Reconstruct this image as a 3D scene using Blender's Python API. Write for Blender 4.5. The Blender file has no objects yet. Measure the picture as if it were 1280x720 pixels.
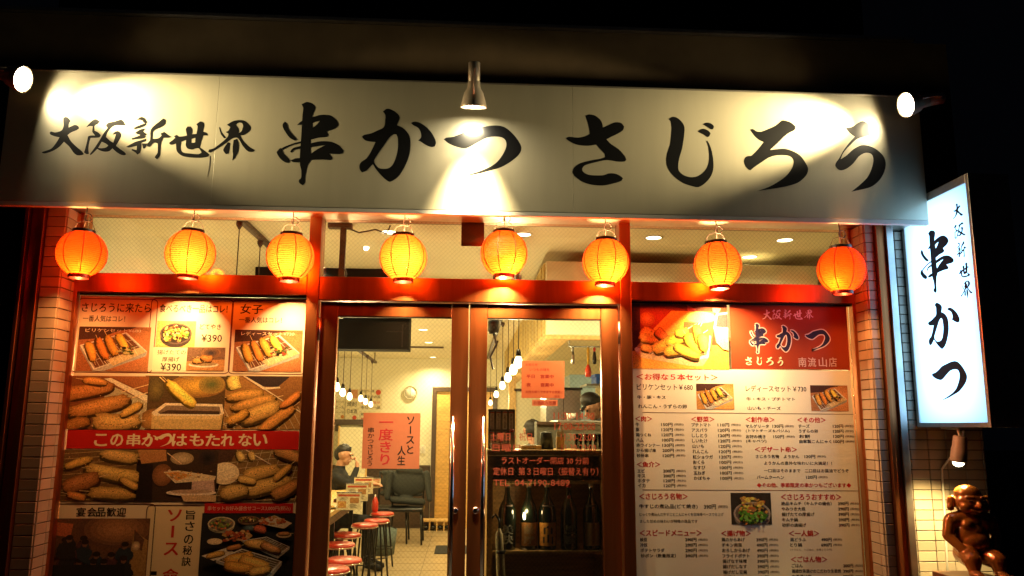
import bpy, bmesh, math, random
from mathutils import Vector, Matrix
from mathutils.geometry import tessellate_polygon
R = math.radians
SC = bpy.context.scene
COL = SC.collection
random.seed(7)

# ------------------------------------------------------------------ camera
EYE = 1.55
YAW, PIT, ROL, FPX = R(3.236), R(9.811), R(0.372), 1000.0
_f = Vector((math.sin(YAW)*math.cos(PIT), math.cos(YAW)*math.cos(PIT), math.sin(PIT)))
_r = Vector((math.cos(YAW), -math.sin(YAW), 0))
_u = _r.cross(_f)
CR = _r*math.cos(ROL) + _u*math.sin(ROL)
CU = -_r*math.sin(ROL) + _u*math.cos(ROL)
cam = bpy.data.cameras.new('camera')
cam.sensor_width = 36; cam.lens = FPX/1280*36; cam.clip_start = .05; cam.clip_end = 300
camo = bpy.data.objects.new('camera', cam); COL.objects.link(camo)
camo.matrix_world = Matrix.Translation((0, 0, EYE)) @ Matrix((CR, CU, -_f)).transposed().to_4x4()
SC.camera = camo

# ------------------------------------------------------------------ night sky, exposure
w = bpy.data.worlds.new('World'); SC.world = w; w.use_nodes = True
bg = w.node_tree.nodes['Background']
bg.inputs[0].default_value = (.55, .65, 1, 1); bg.inputs[1].default_value = .0009
SC.view_settings.view_transform = 'Standard'; SC.view_settings.look = 'None'
SC.view_settings.exposure = 0.2; SC.view_settings.gamma = 1.0
cy = SC.cycles
cy.use_denoising = True
cy.max_bounces = 8; cy.diffuse_bounces = 3; cy.glossy_bounces = 4
cy.transparent_max_bounces = 24; cy.transmission_bounces = 6
cy.caustics_reflective = False; cy.caustics_refractive = False
cy.sample_clamp_indirect = 4.0

def ray(x, y):
    return _f*FPX + CR*(x-640) - CU*(y-360)
def at(x, y, Y):
    d = ray(x, y); return Vector((0, 0, EYE)) + d*(Y/d.y)
def atX(x, y, X):
    d = ray(x, y); return Vector((0, 0, EYE)) + d*(X/d.x)
def atZ(x, y, Z):
    d = ray(x, y); return Vector((0, 0, EYE)) + d*((Z-EYE)/d.z)

# ------------------------------------------------------------------ materials
def nodes(m):
    m.use_nodes = True
    nt = m.node_tree
    return nt, nt.nodes, nt.links
def mat(name, col, rough=.5, metal=0., var=.12, scale=30., bump=0., coat=0., coatr=.1, spec=.5, objvar=0., attr=None, stretch=None, rvar=0.):
    m = bpy.data.materials.new(name); nt, N, L = nodes(m)
    b = N['Principled BSDF']
    b.inputs['Roughness'].default_value = rough; b.inputs['Metallic'].default_value = metal
    b.inputs['Specular IOR Level'].default_value = spec
    b.inputs['Coat Weight'].default_value = coat; b.inputs['Coat Roughness'].default_value = coatr
    tc = N.new('ShaderNodeTexCoord'); mp = N.new('ShaderNodeMapping'); L.new(tc.outputs['Object'], mp.inputs[0])
    if stretch: mp.inputs['Scale'].default_value = stretch
    n = N.new('ShaderNodeTexNoise'); n.inputs['Scale'].default_value = scale; n.inputs['Detail'].default_value = 5
    L.new(mp.outputs[0], n.inputs['Vector'])
    mr = N.new('ShaderNodeMapRange'); mr.inputs[3].default_value = 1-var; mr.inputs[4].default_value = 1+var
    mr.inputs[1].default_value = .25; mr.inputs[2].default_value = .75
    L.new(n.outputs[0], mr.inputs[0])
    mx = N.new('ShaderNodeVectorMath'); mx.operation = 'SCALE'
    if attr:
        a = N.new('ShaderNodeAttribute'); a.attribute_name = attr; L.new(a.outputs['Color'], mx.inputs[0])
    else:
        mx.inputs[0].default_value = col[:3]
    if objvar:
        oi = N.new('ShaderNodeObjectInfo'); m2 = N.new('ShaderNodeMapRange')
        m2.inputs[3].default_value = 1-objvar; m2.inputs[4].default_value = 1+objvar
        L.new(oi.outputs['Random'], m2.inputs[0])
        mm = N.new('ShaderNodeMath'); mm.operation = 'MULTIPLY'
        L.new(mr.outputs[0], mm.inputs[0]); L.new(m2.outputs[0], mm.inputs[1]); L.new(mm.outputs[0], mx.inputs['Scale'])
    else:
        L.new(mr.outputs[0], mx.inputs['Scale'])
    L.new(mx.outputs[0], b.inputs['Base Color'])
    if rvar:
        m3 = N.new('ShaderNodeMapRange'); m3.inputs[3].default_value = max(.02, rough-rvar); m3.inputs[4].default_value = rough+rvar
        n3 = N.new('ShaderNodeTexNoise'); n3.inputs['Scale'].default_value = scale*.4; n3.inputs['Detail'].default_value = 6
        L.new(mp.outputs[0], n3.inputs['Vector']); L.new(n3.outputs[0], m3.inputs[0]); L.new(m3.outputs[0], b.inputs['Roughness'])
    if bump:
        bp = N.new('ShaderNodeBump'); bp.inputs['Strength'].default_value = bump; bp.inputs['Distance'].default_value = .002
        L.new(n.outputs[0], bp.inputs['Height']); L.new(bp.outputs[0], b.inputs['Normal'])
    return m
def emis(name, col, s):
    m = bpy.data.materials.new(name); nt, N, L = nodes(m); N.remove(N['Principled BSDF'])
    e = N.new('ShaderNodeEmission'); e.inputs[0].default_value = (*col, 1); e.inputs[1].default_value = s
    L.new(e.outputs[0], N['Material Output'].inputs[0]); return m
def glass_mat(name, tint, wire=False, gl=.05):
    m = bpy.data.materials.new(name); nt, N, L = nodes(m); N.remove(N['Principled BSDF'])
    t = N.new('ShaderNodeBsdfTransparent'); t.inputs[0].default_value = (*tint, 1)
    g = N.new('ShaderNodeBsdfGlossy'); g.inputs['Roughness'].default_value = .015
    fr = N.new('ShaderNodeFresnel'); fr.inputs[0].default_value = 1.45
    mx = N.new('ShaderNodeMixShader')
    L.new(fr.outputs[0], mx.inputs[0]); L.new(t.outputs[0], mx.inputs[1]); L.new(g.outputs[0], mx.inputs[2])
    out = mx.outputs[0]
    if wire:   # diagonal wire mesh cast in the pane
        tc = N.new('ShaderNodeTexCoord'); sp = N.new('ShaderNodeSeparateXYZ'); L.new(tc.outputs['Object'], sp.inputs[0])
        fs = []
        for op in ('ADD', 'SUBTRACT'):
            a = N.new('ShaderNodeMath'); a.operation = op; L.new(sp.outputs[0], a.inputs[0]); L.new(sp.outputs[2], a.inputs[1])
            p = N.new('ShaderNodeMath'); p.operation = 'PINGPONG'; p.inputs[1].default_value = .012; L.new(a.outputs[0], p.inputs[0])
            l = N.new('ShaderNodeMath'); l.operation = 'LESS_THAN'; l.inputs[1].default_value = .0009; L.new(p.outputs[0], l.inputs[0]); fs.append(l)
        mxm = N.new('ShaderNodeMath'); mxm.operation = 'MAXIMUM'; L.new(fs[0].outputs[0], mxm.inputs[0]); L.new(fs[1].outputs[0], mxm.inputs[1])
        d = N.new('ShaderNodeBsdfDiffuse'); d.inputs[0].default_value = (.12, .11, .1, 1)
        m2 = N.new('ShaderNodeMixShader'); mk = N.new('ShaderNodeMath'); mk.operation = 'MULTIPLY'; mk.inputs[1].default_value = .17; L.new(mxm.outputs[0], mk.inputs[0]); L.new(mk.outputs[0], m2.inputs[0]); L.new(out, m2.inputs[1]); L.new(d.outputs[0], m2.inputs[2])
        out = m2.outputs[0]
    L.new(out, N['Material Output'].inputs[0]); return m
def paper_shell(name, tcol, fac, shad):
    m = bpy.data.materials.new(name); nt, N, L = nodes(m); N.remove(N['Principled BSDF'])
    t = N.new('ShaderNodeBsdfTranslucent'); d = N.new('ShaderNodeBsdfDiffuse'); tr = N.new('ShaderNodeBsdfTransparent')
    tc = N.new('ShaderNodeTexCoord'); n = N.new('ShaderNodeTexNoise'); n.inputs['Scale'].default_value = 90; n.inputs['Detail'].default_value = 4
    L.new(tc.outputs['Object'], n.inputs['Vector'])
    mr = N.new('ShaderNodeMapRange'); mr.inputs[3].default_value = .86; mr.inputs[4].default_value = 1.1; L.new(n.outputs[0], mr.inputs[0])
    sc = N.new('ShaderNodeVectorMath'); sc.operation = 'SCALE'; sc.inputs[0].default_value = tcol; L.new(mr.outputs[0], sc.inputs['Scale'])
    L.new(sc.outputs[0], t.inputs[0]); d.inputs[0].default_value = (tcol[0]*.8, tcol[1]*.7, tcol[2], 1)
    tr.inputs[0].default_value = (*shad, 1)
    a = N.new('ShaderNodeMixShader'); a.inputs[0].default_value = .75; L.new(d.outputs[0], a.inputs[1]); L.new(t.outputs[0], a.inputs[2])
    b = N.new('ShaderNodeMixShader'); b.inputs[0].default_value = fac; L.new(a.outputs[0], b.inputs[1]); L.new(tr.outputs[0], b.inputs[2])
    L.new(b.outputs[0], N['Material Output'].inputs[0]); return m

M = dict(
    frame=mat('satin_bronze_metal', (.47, .155, .055), .35, .97, .08, 60, .05, stretch=(1, 1, .05), rvar=.08),
    trim=mat('silver_trim_metal', (.6, .58, .56), .32, 1., .06, 40, rvar=.06),
    sign=mat('champagne_sign_sheet', (.58, .53, .39), .40, .3, .05, 12, .04, stretch=(1, 1, .12), coat=.7, coatr=.055, rvar=.06),
    signedge=mat('sign_edge_metal', (.5, .45, .38), .35, .8),
    ink=mat('black_sign_film', (.006, .006, .007), .3, 0, 0, coat=.4, coatr=.06),
    darkwall=mat('dark_brown_wall', (.12, .08, .042), .55, 0, .25, 5, .2),
    mblack=mat('matte_black_board', (.006, .006, .006), .9, 0, .1, spec=.1),
    black=mat('black_paint', (.012, .012, .012), .4, 0, .1),
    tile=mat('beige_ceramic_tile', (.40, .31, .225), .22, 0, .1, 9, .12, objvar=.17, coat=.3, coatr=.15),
    shade_tile=mat('shade_dark_tile', (.06, .05, .048), .4, 0, .06, 12, .1, objvar=.25),  # tile colour darkened to stand for the unlit left wall
    grout=mat('dark_grout', (.06, .05, .045), .9, 0, .3, 40, .4),
    soffit=mat('white_soffit_board', (.62, .58, .52), .5, 0, .06, 4),
    chrome=mat('chrome', (.75, .74, .72), .12, 1., .02),
    bell=mat('brushed_nickel', (.75, .66, .48), .35, .2, .04),
    wire=mat('cable_brown', (.05, .025, .02), .5),
    wallin=mat('cream_wallpaper', (.80, .74, .54), .8, 0, .05, 4, .1),
    ceil=mat('cream_ceiling_board', (.78, .71, .50), .85, 0, .04, 3),
    floorin=mat('tan_floor_tile', (.42, .31, .17), .3, 0, .12, 8),
    wood=mat('honey_wood', (.66, .38, .11), .4, 0, .3, 6, .2, stretch=(1, 1, 12)),
    woodh=mat('light_wood', (.72, .46, .17), .42, 0, .25, 6, .2, stretch=(10, 1, 1)),
    darkwood=mat('dark_wood', (.07, .04, .025), .45, 0, .3, 6, .2, stretch=(1, 1, 10)),
    slat=mat('yellow_slat_wood', (.58, .42, .14), .5, 0, .15, 6, .1, objvar=.12, stretch=(1, 1, 8)),
    red=mat('red_vinyl', (.55, .035, .015), .3, 0, .05, coat=.5),
    blackmetal=mat('black_metal', (.02, .02, .02), .35, .5),
    steel=mat('stainless_steel', (.45, .47, .48), .3, 1., .05, rvar=.06),
    cloth_dark=mat('dark_jacket_cloth', (.007, .007, .008), .85, 0, .3, 80, .6),
    cloth_grey=mat('grey_work_shirt', (.12, .12, .12), .85, 0, .2, 80, .6),
    skin=mat('skin', (.5, .26, .16), .5, 0, .08, 20, .1),
    hair=mat('black_hair', (.012, .01, .009), .55, 0, .5, 120, 1., stretch=(1, 1, .2)),
    paper_w=mat('white_card', (.75, .72, .62), .6, 0, .04),
    paper_o=mat('orange_paper', (.47, .155, .08), .65, 0, .05),
    bronze=mat('brown_bronze', (.38, .13, .02), .27, .3, .35, 14, .25, coat=.5, coatr=.12, rvar=.1),
    pave=mat('grey_pavement', (.045, .042, .04), .8, 0, .2, 6, .4),
    asphalt=mat('asphalt', (.05, .05, .05), .85, 0, .25, 60, .6),
    print=mat('printed_film', (1, 1, 1), .55, 0, .05, 260, attr='Col', spec=.2, coat=.06, coatr=.1),
    photo=mat('printed_photograph', (1, 1, 1), .5, 0, .38, 170, attr='Col', spec=.2, coat=.08, coatr=.1),
    glass=glass_mat('window_glass', (.94, .95, .92)),
    wglass=glass_mat('wired_glass', (.93, .94, .9), True),
    lens=emis('lamp_lens_glow', (1, .88, .60), 85),
    bulb=emis('filament_bulb_glow', (1, .78, .40), 9),
    lanbulb=emis('lantern_bulb_glow', (1, .72, .3), 30),
    down=emis('downlight_glow', (1, .86, .55), 9),
    lred=mat('lantern_red_ring', (.09, .006, .004), .35),
    lblk=mat('lantern_black_ring', (.012, .008, .006), .35),
    bottle=mat('dark_green_bottle', (.008, .012, .007), .1, 0, 0, coat=.6, coatr=.05),
    bluegrey=mat('pale_blue_panel', (.3, .42, .46), .4),
    blue=mat('blue_plastic', (.02, .12, .55), .4),
    green=mat('leaf_green', (.05, .14, .02), .5),
    yellow=mat('yellow_plastic', (.7, .4, .03), .4),
    rubber=mat('black_rubber_mat', (.012, .012, .012), .9, 0, .3, 90, .8),
    mesh=mat('charcoal_weave', (.03, .033, .03), .8, 0, .6, 120, .8),
)

# ------------------------------------------------------------------ object helpers
def tag(o, label=None, cat=None, group=None, kind=None):
    if label: o['label'] = label
    if cat: o['category'] = cat
    if group: o['group'] = group
    if kind: o['kind'] = kind
    return o
def thing(name, label, cat, loc=(0, 0, 0), group=None):
    o = bpy.data.objects.new(name, None); COL.objects.link(o); o.location = loc; o.empty_display_size = .1
    return tag(o, label, cat, group)
def wloc(o):
    v = Vector((0, 0, 0))
    while o is not None:
        v += o.location; o = o.parent
    return v
def link(name, me, parent, world=True):
    o = bpy.data.objects.new(name, me); COL.objects.link(o)
    if parent is not None:
        o.parent = parent
        if world: o.location = -wloc(parent)       # mesh is in world coordinates (things are unrotated)
    return o
class MB:
    def __init__(s): s.bm = bmesh.new()
    def box(s, x0, x1, y0, y1, z0, z1, mi=0):
        vs = [s.bm.verts.new((x, y, z)) for x in (x0, x1) for y in (y0, y1) for z in (z0, z1)]
        for f in ((0, 1, 3, 2), (4, 6, 7, 5), (0, 4, 5, 1), (2, 3, 7, 6), (0, 2, 6, 4), (1, 5, 7, 3)):
            s.bm.faces.new([vs[i] for i in f]).material_index = mi
        return s
    def tube(s, pts, r, n=8, cap=True):
        pts = [Vector(p) for p in pts]; rings = []
        rr = r if isinstance(r, (list, tuple)) else [r]*len(pts)
        up = Vector((0.13, .21, 1)).normalized()
        for i, p in enumerate(pts):
            t = (pts[min(i+1, len(pts)-1)] - pts[max(i-1, 0)]).normalized()
            a = t.cross(up)
            if a.length < .05: a = t.cross(Vector((1, 0, 0)))
            a.normalize(); b = t.cross(a)
            rings.append([s.bm.verts.new(p + (a*math.cos(k*math.tau/n) + b*math.sin(k*math.tau/n))*rr[i]) for k in range(n)])
        for i in range(len(rings)-1):
            for k in range(n):
                f = s.bm.faces.new((rings[i][k], rings[i][(k+1) % n], rings[i+1][(k+1) % n], rings[i+1][k])); f.smooth = True
        if cap:
            s.bm.faces.new(rings[0]); s.bm.faces.new(rings[-1][::-1])
        return s
    def lathe(s, prof, mtx=None, n=24, mi=0, smooth=True):
        mtx = mtx or Matrix(); rings = []
        for r, z in prof:
            if r < 1e-6: rings.append([s.bm.verts.new(mtx @ Vector((0, 0, z)))])
            else: rings.append([s.bm.verts.new(mtx @ Vector((r*math.cos(k*math.tau/n), r*math.sin(k*math.tau/n), z))) for k in range(n)])
        for i in range(len(rings)-1):
            a, b = rings[i], rings[i+1]
            for k in range(n):
                if len(a) == 1 and len(b) == 1: continue
                if len(a) == 1: f = s.bm.faces.new((a[0], b[k], b[(k+1) % n]))
                elif len(b) == 1: f = s.bm.faces.new((a[k], a[(k+1) % n], b[0]))
                else: f = s.bm.faces.new((a[k], a[(k+1) % n], b[(k+1) % n], b[k]))
                f.smooth = smooth; f.material_index = mi
        return s
    def ball(s, c, r, sc=(1, 1, 1), sub=2):
        bmesh.ops.create_icosphere(s.bm, subdivisions=sub, radius=r, matrix=Matrix.Translation(c) @ Matrix.Diagonal((*sc, 1)))
        return s
    def build(s, name, m, parent=None, bevel=0, world=True, smooth=False):
        bmesh.ops.recalc_face_normals(s.bm, faces=s.bm.faces)
        if smooth:
            for f in s.bm.faces: f.smooth = True
        me = bpy.data.meshes.new(name); s.bm.to_mesh(me); s.bm.free()
        for q in (m if isinstance(m, (list, tuple)) else [m]): me.materials.append(q)
        o = link(name, me, parent, world)
        if bevel:
            b = o.modifiers.new('bevel', 'BEVEL'); b.width = bevel; b.segments = 2; b.limit_method = 'ANGLE'
        return o
def box(name, m, parent, x0, x1, y0, y1, z0, z1, bevel=0):
    return MB().box(min(x0, x1), max(x0, x1), min(y0, y1), max(y0, y1), min(z0, z1), max(z0, z1)).build(name, m, parent, bevel)
def dirm(p, d):
    return Matrix.Translation(p) @ Vector(d).normalized().to_track_quat('Z', 'Y').to_matrix().to_4x4()
def light(kind, name, loc, power, col, parent=None, size=.02, direction=None, cone=None, blend=.5):
    l = bpy.data.lights.new(name, kind); l.energy = power; l.color = col
    if kind in ('POINT', 'SPOT'): l.shadow_soft_size = size
    if kind == 'SPOT': l.spot_size = R(cone); l.spot_blend = blend
    o = bpy.data.objects.new(name, l); COL.objects.link(o)
    if parent is not None: o.parent = parent; loc = Vector(loc) - wloc(parent)
    o.location = loc
    if direction is not None: o.rotation_euler = (-Vector(direction)).to_track_quat('Z', 'Y').to_euler()
    return o
def blob(name, m, parent, caps, voxel, smooth=3):
    """one continuous surface grown over a chain of tapered limbs"""
    bm = bmesh.new()
    for c in caps:
        if len(c) == 2:     # ellipsoid: centre, radii
            bmesh.ops.create_icosphere(bm, subdivisions=3, radius=1, matrix=Matrix.Translation(c[0]) @ Matrix.Diagonal((*c[1], 1)))
            continue
        a, ra, b, rb = Vector(c[0]), c[1], Vector(c[2]), c[3]
        for p, r in ((a, ra), (b, rb)):
            bmesh.ops.create_icosphere(bm, subdivisions=2, radius=r, matrix=Matrix.Translation(p))
        d = b-a
        if d.length > 1e-4:
            bmesh.ops.create_cone(bm, cap_ends=True, segments=16, radius1=ra, radius2=rb, depth=d.length,
                                  matrix=Matrix.Translation((a+b)/2) @ d.to_track_quat('Z', 'Y').to_matrix().to_4x4())
    me = bpy.data.meshes.new(name); bm.to_mesh(me); bm.free(); me.materials.append(m)
    o = link(name, me, parent)
    rm = o.modifiers.new('remesh', 'REMESH'); rm.mode = 'VOXEL'; rm.voxel_size = voxel; rm.use_smooth_shade = True
    sm = o.modifiers.new('smooth', 'SMOOTH'); sm.iterations = smooth; sm.factor = .5
    return o

# ------------------------------------------------------------------ brush characters, traced
def _parse(org, scale, *loops):
    return [[(org[0]+x/scale, org[1]+y/scale) for x, y in zip(l[::2], l[1::2])] for l in [list(map(float, q.replace(',', ' ').split())) for q in loops]]
GL = {}   # name -> list of shapes, a shape is [outer, hole, ...]
def G(name, org, scale, *shapes): GL[name] = [_parse(org, scale, *s) for s in shapes]
G('kushi', (340, 120), 6,
  ["222,62 262,45 305,58 326,85 312,125 300,160 298,240 292,330 285,440 292,480 270,515 250,600 247,650 230,670 205,652 202,630 218,615 220,560 208,500 212,400 222,260 228,150 235,90"],
  ["188,218 205,200 230,185 300,160 350,145 400,140 450,152 490,190 498,220 470,245 410,265 425,290 410,306 350,312 298,325 240,330 228,300 228,215", "302,205 320,195 360,185 335,215 305,240"],
  ["250,362 290,355 340,343 400,338 450,345 500,370 535,408 530,430 500,436 430,432 455,465 440,480 380,476 290,480 245,485 240,440", "290,385 330,378 400,368 340,400 290,435"],
  ["75,390 150,358 225,338 225,352 150,370 82,402"], ["135,420 160,390 225,373 225,392 165,405 150,425"],
  ["140,485 175,468 225,465 225,495 160,497"],
  ["80,215 95,193 110,205 125,250 160,295 188,325 172,335 135,315 100,270 84,240"],
  ["35,420 60,392 78,395 80,420 100,445 130,475 128,498 105,500 70,478 45,445"])
G('ka', (440, 130), 7.2,
  ["278,68 310,44 345,46 400,80 428,120 405,190 450,210 490,245 518,290 527,350 520,440 495,520 455,600 410,660 345,700 310,685 260,640 215,585 188,540 160,570 130,600 90,615 70,590 66,555 85,520 130,490 170,430 212,342 160,338 115,325 90,295 110,278 170,265 230,238 285,210 298,150 300,100",
   "375,273 400,275 412,310 413,400 395,480 370,540 335,575 290,583 240,575 205,535 200,505 240,440 290,370 335,305"],
  ["530,170 565,158 610,168 660,200 710,250 745,310 756,350 745,382 715,388 670,372 620,340 596,328 622,300 618,255 595,215 550,190"])
G('tsu', (540, 130), 7.2,
  ["105,318 130,303 190,295 260,268 340,230 430,212 520,196 600,194 660,212 720,260 770,320 803,380 800,425 770,470 700,525 620,570 520,600 400,632 265,655 400,612 500,575 570,535 620,480 655,420 670,370 660,325 625,300 560,294 490,305 420,340 340,385 290,400 220,385 150,355"])
G('sa', (700, 130), 6.55,
  ["50,278 75,268 150,275 210,262 245,245 240,200 228,150 210,95 240,85 290,97 330,130 347,165 350,195 400,170 450,150 500,155 525,185 515,215 470,245 420,268 380,290 420,330 480,370 530,425 543,455 530,470 480,472 420,462 370,460 300,475 240,490 200,505 182,530 190,555 230,578 300,585 360,582 400,568 450,570 495,590 515,608 500,630 440,650 350,667 260,660 190,640 130,600 105,570 102,550 120,515 165,485 250,462 330,448 370,435 365,405 330,370 298,332 230,342 150,335 90,312 60,292"])
G('ji', (820, 130), 6.55,
  ["103,122 135,105 170,112 210,145 233,190 230,260 215,360 195,430 183,490 185,540 215,575 260,595 315,598 360,580 400,545 425,500 435,450 432,380 424,335 412,305 420,300 440,335 460,400 470,470 468,540 445,600 400,650 348,680 290,670 220,645 150,595 105,540 85,480 90,410 115,330 125,250 128,190 122,145"],
  ["382,165 410,153 440,155 465,170 474,188 465,207 450,207 420,188"], ["345,222 370,205 400,205 430,220 447,240 435,265 420,270 390,250 360,235"])
G('ro', (920, 130), 6,
  ["105,192 125,187 155,205 190,207 240,188 300,160 335,130 355,122 410,138 447,168 440,195 400,215 360,245 310,295 255,345 310,338 370,336 430,355 480,385 515,430 540,480 535,520 510,555 465,590 400,612 300,632 160,653 250,620 330,575 385,530 420,480 432,440 425,410 400,390 350,383 290,388 240,405 180,445 135,475 110,497 95,492 70,465 60,430 68,402 90,390 115,388 160,345 208,285 175,270 140,240"])
G('u', (920, 130), 6,
  ["820,178 870,172 910,145 950,128 990,150 1010,190 1025,220 1000,235 940,250 900,268 860,305 830,335 800,375 785,415 830,385 880,340 930,312 965,308 1010,318 1060,345 1105,390 1123,440 1115,500 1085,560 1040,605 990,630 865,658 930,605 985,550 1015,490 1030,430 1025,390 1005,370 965,368 920,395 880,445 830,485 790,498 765,490 745,465 750,440 775,405 805,350 850,290 890,245 850,215"])
G('dai', (40, 130), 9,
  ["355,160 380,145 410,160 433,190 415,225 412,265 445,250 485,235 520,250 530,275 500,295 440,320 400,350 440,420 500,480 560,530 585,565 560,575 510,577 470,550 420,480 360,425 310,480 250,520 190,545 140,557 112,550 115,540 160,525 220,500 270,440 310,375 260,365 210,345 198,325 215,310 260,320 330,300 355,250 353,200"])
G('saka', (40, 130), 9,
  ["610,262 640,225 680,185 720,168 765,195 740,225 706,245 704,300 745,320 775,350 760,375 720,380 660,382 645,430 635,500 640,560 615,565 585,545 600,500 620,420 630,365 660,355 710,355 690,330 678,310 685,250 650,248"],
  ["830,240 860,210 930,195 1000,175 1030,195 1055,240 1000,240 940,240 895,265 850,320 832,370 880,415 915,435 935,370 945,340 905,345 930,315 970,305 1000,330 1005,360 980,410 945,470 990,505 1040,540 1060,565 1040,577 1000,570 950,540 905,500 870,530 820,537 770,525 735,505 690,550 660,575 650,565 700,500 760,410 800,340 850,270",
   "785,425 830,445 858,468 830,490 780,498 745,494"])
G('shin', (150, 130), 7.11,
  ["150,140 185,115 220,125 245,165 215,168 195,145"], ["120,215 160,195 205,178 238,165 230,190 190,210 130,225"],
  ["135,258 150,245 185,225 225,220 207,245 240,268 230,282 185,276 150,266"],
  ["100,305 150,290 195,272 232,288 215,305 150,312 110,318"],
  ["55,380 100,355 140,335 200,318 235,308 232,330 190,345 190,380 180,430 155,450 135,430 100,410 110,400 148,410 150,372 80,387"],
  ["194,350 245,350 222,395 205,395"],
  ["270,240 295,200 345,160 385,128 408,140 400,180 370,203 315,228 292,250 290,310 340,305 370,280 360,262 395,248 430,275 455,290 430,300 385,300 365,350 360,420 355,460 330,493 308,475 320,455 335,430 335,350 300,345 265,380 240,375 245,350 268,320"])
G('se', (150, 130), 7.11,
  ["435,345 470,320 490,300 480,285 505,275 530,290 595,280 585,225 600,200 630,200 645,225 640,270 680,265 690,200 678,180 715,155 745,165 750,190 738,245 775,258 783,280 740,280 725,330 712,385 760,420 795,450 780,468 720,477 620,475 550,460 505,420 498,350 470,362 445,360",
   "545,335 588,320 585,370 600,395 640,405 670,395 700,395 725,430 700,445 620,440 560,430 540,400", "635,310 670,300 668,340 655,345 635,345"])
G('kai', (150, 130), 7.11,
  ["880,205 890,210 905,250 945,300 925,305 895,265"],
  ["950,185 1000,155 1060,142 1110,150 1150,185 1163,215 1140,250 1100,275 1070,280 1100,330 1150,380 1200,410 1180,425 1140,422 1100,385 1060,320 1040,300 1000,305 940,350 870,395 805,432 785,425 790,405 830,395 900,345 955,295 965,265 940,250 965,235 980,205",
   "1030,185 1055,165 1085,170 1095,195 1080,240 1052,262 1058,230 1045,205"],
  ["960,340 980,345 965,440 940,445 918,415 925,390"], ["1010,320 1040,310 1055,350 1050,420 1020,480 998,500 1005,450 1000,400"])
SMALL = ['dai', 'saka', 'shin', 'se', 'kai']; BIG = ['kushi', 'ka', 'tsu']; NAME = ['sa', 'ji', 'ro', 'u']
def smooth_loop(l, n=3):
    out = []; k = len(l)
    def sharp(i):
        a = Vector(l[i])-Vector(l[i-1]); b = Vector(l[(i+1) % k])-Vector(l[i])
        return a.length < 1e-9 or b.length < 1e-9 or a.angle(b) > R(58)
    sh = [sharp(i) for i in range(k)]
    for i in range(k):
        p0, p1, p2, p3 = (Vector(l[(i+j-1) % k]) for j in range(4))
        m1 = (p2-p1) if sh[i] else (p2-p0)*.5
        m2 = (p2-p1) if sh[(i+1) % k] else (p3-p1)*.5
        ln = (p2-p1).length
        if m1.length > ln: m1 *= ln/m1.length
        if m2.length > ln: m2 *= ln/m2.length
        for s_ in range(n):
            t = s_/n
            out.append(p1*(2*t**3-3*t*t+1) + m1*(t**3-2*t*t+t) + p2*(-2*t**3+3*t*t) + m2*(t**3-t*t))
    return out
# glyphs in sign-plane metres, bottom-left normalised boxes available for reuse
SIGN_Y = 3.9
GW = {}
for k_, shp in GL.items():
    GW[k_] = [[[Vector((at(p[0], p[1], SIGN_Y).x, at(p[0], p[1], SIGN_Y).z)) for p in smooth_loop(l)] for l in s_] for s_ in shp]
def gbox(k):
    ps = [p for s_ in GW[k] for l in s_ for p in l]
    return min(p.x for p in ps), min(p.y for p in ps), max(p.x for p in ps), max(p.y for p in ps)
def gfit(k, x0, z0, x1, z1):
    a, b, c, d = gbox(k)
    return [[[Vector((x0+(p.x-a)/(c-a)*(x1-x0), z0+(p.y-b)/(d-b)*(z1-z0))) for p in l] for l in s_] for s_ in GW[k]]
def solid(bm, loops, fn, t):
    """loops in 2D -> plate of thickness t; fn(u, v, depth) gives the world point"""
    flat = [p for l in loops for p in l]
    tris = tessellate_polygon([[Vector((p.x, p.y, 0)) for p in l] for l in loops])
    fr = [bm.verts.new(fn(p.x, p.y, t)) for p in flat]; bk = [bm.verts.new(fn(p.x, p.y, 0)) for p in flat]
    for a, b, c in tris:
        try: bm.faces.new((fr[a], fr[b], fr[c]))
        except ValueError: pass
    i = 0
    for l in loops:
        for j in range(len(l)):
            a, b = i+j, i+(j+1) % len(l)
            try: bm.faces.new((fr[a], fr[b], bk[b], bk[a]))
            except ValueError: pass
        i += len(l)

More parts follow.
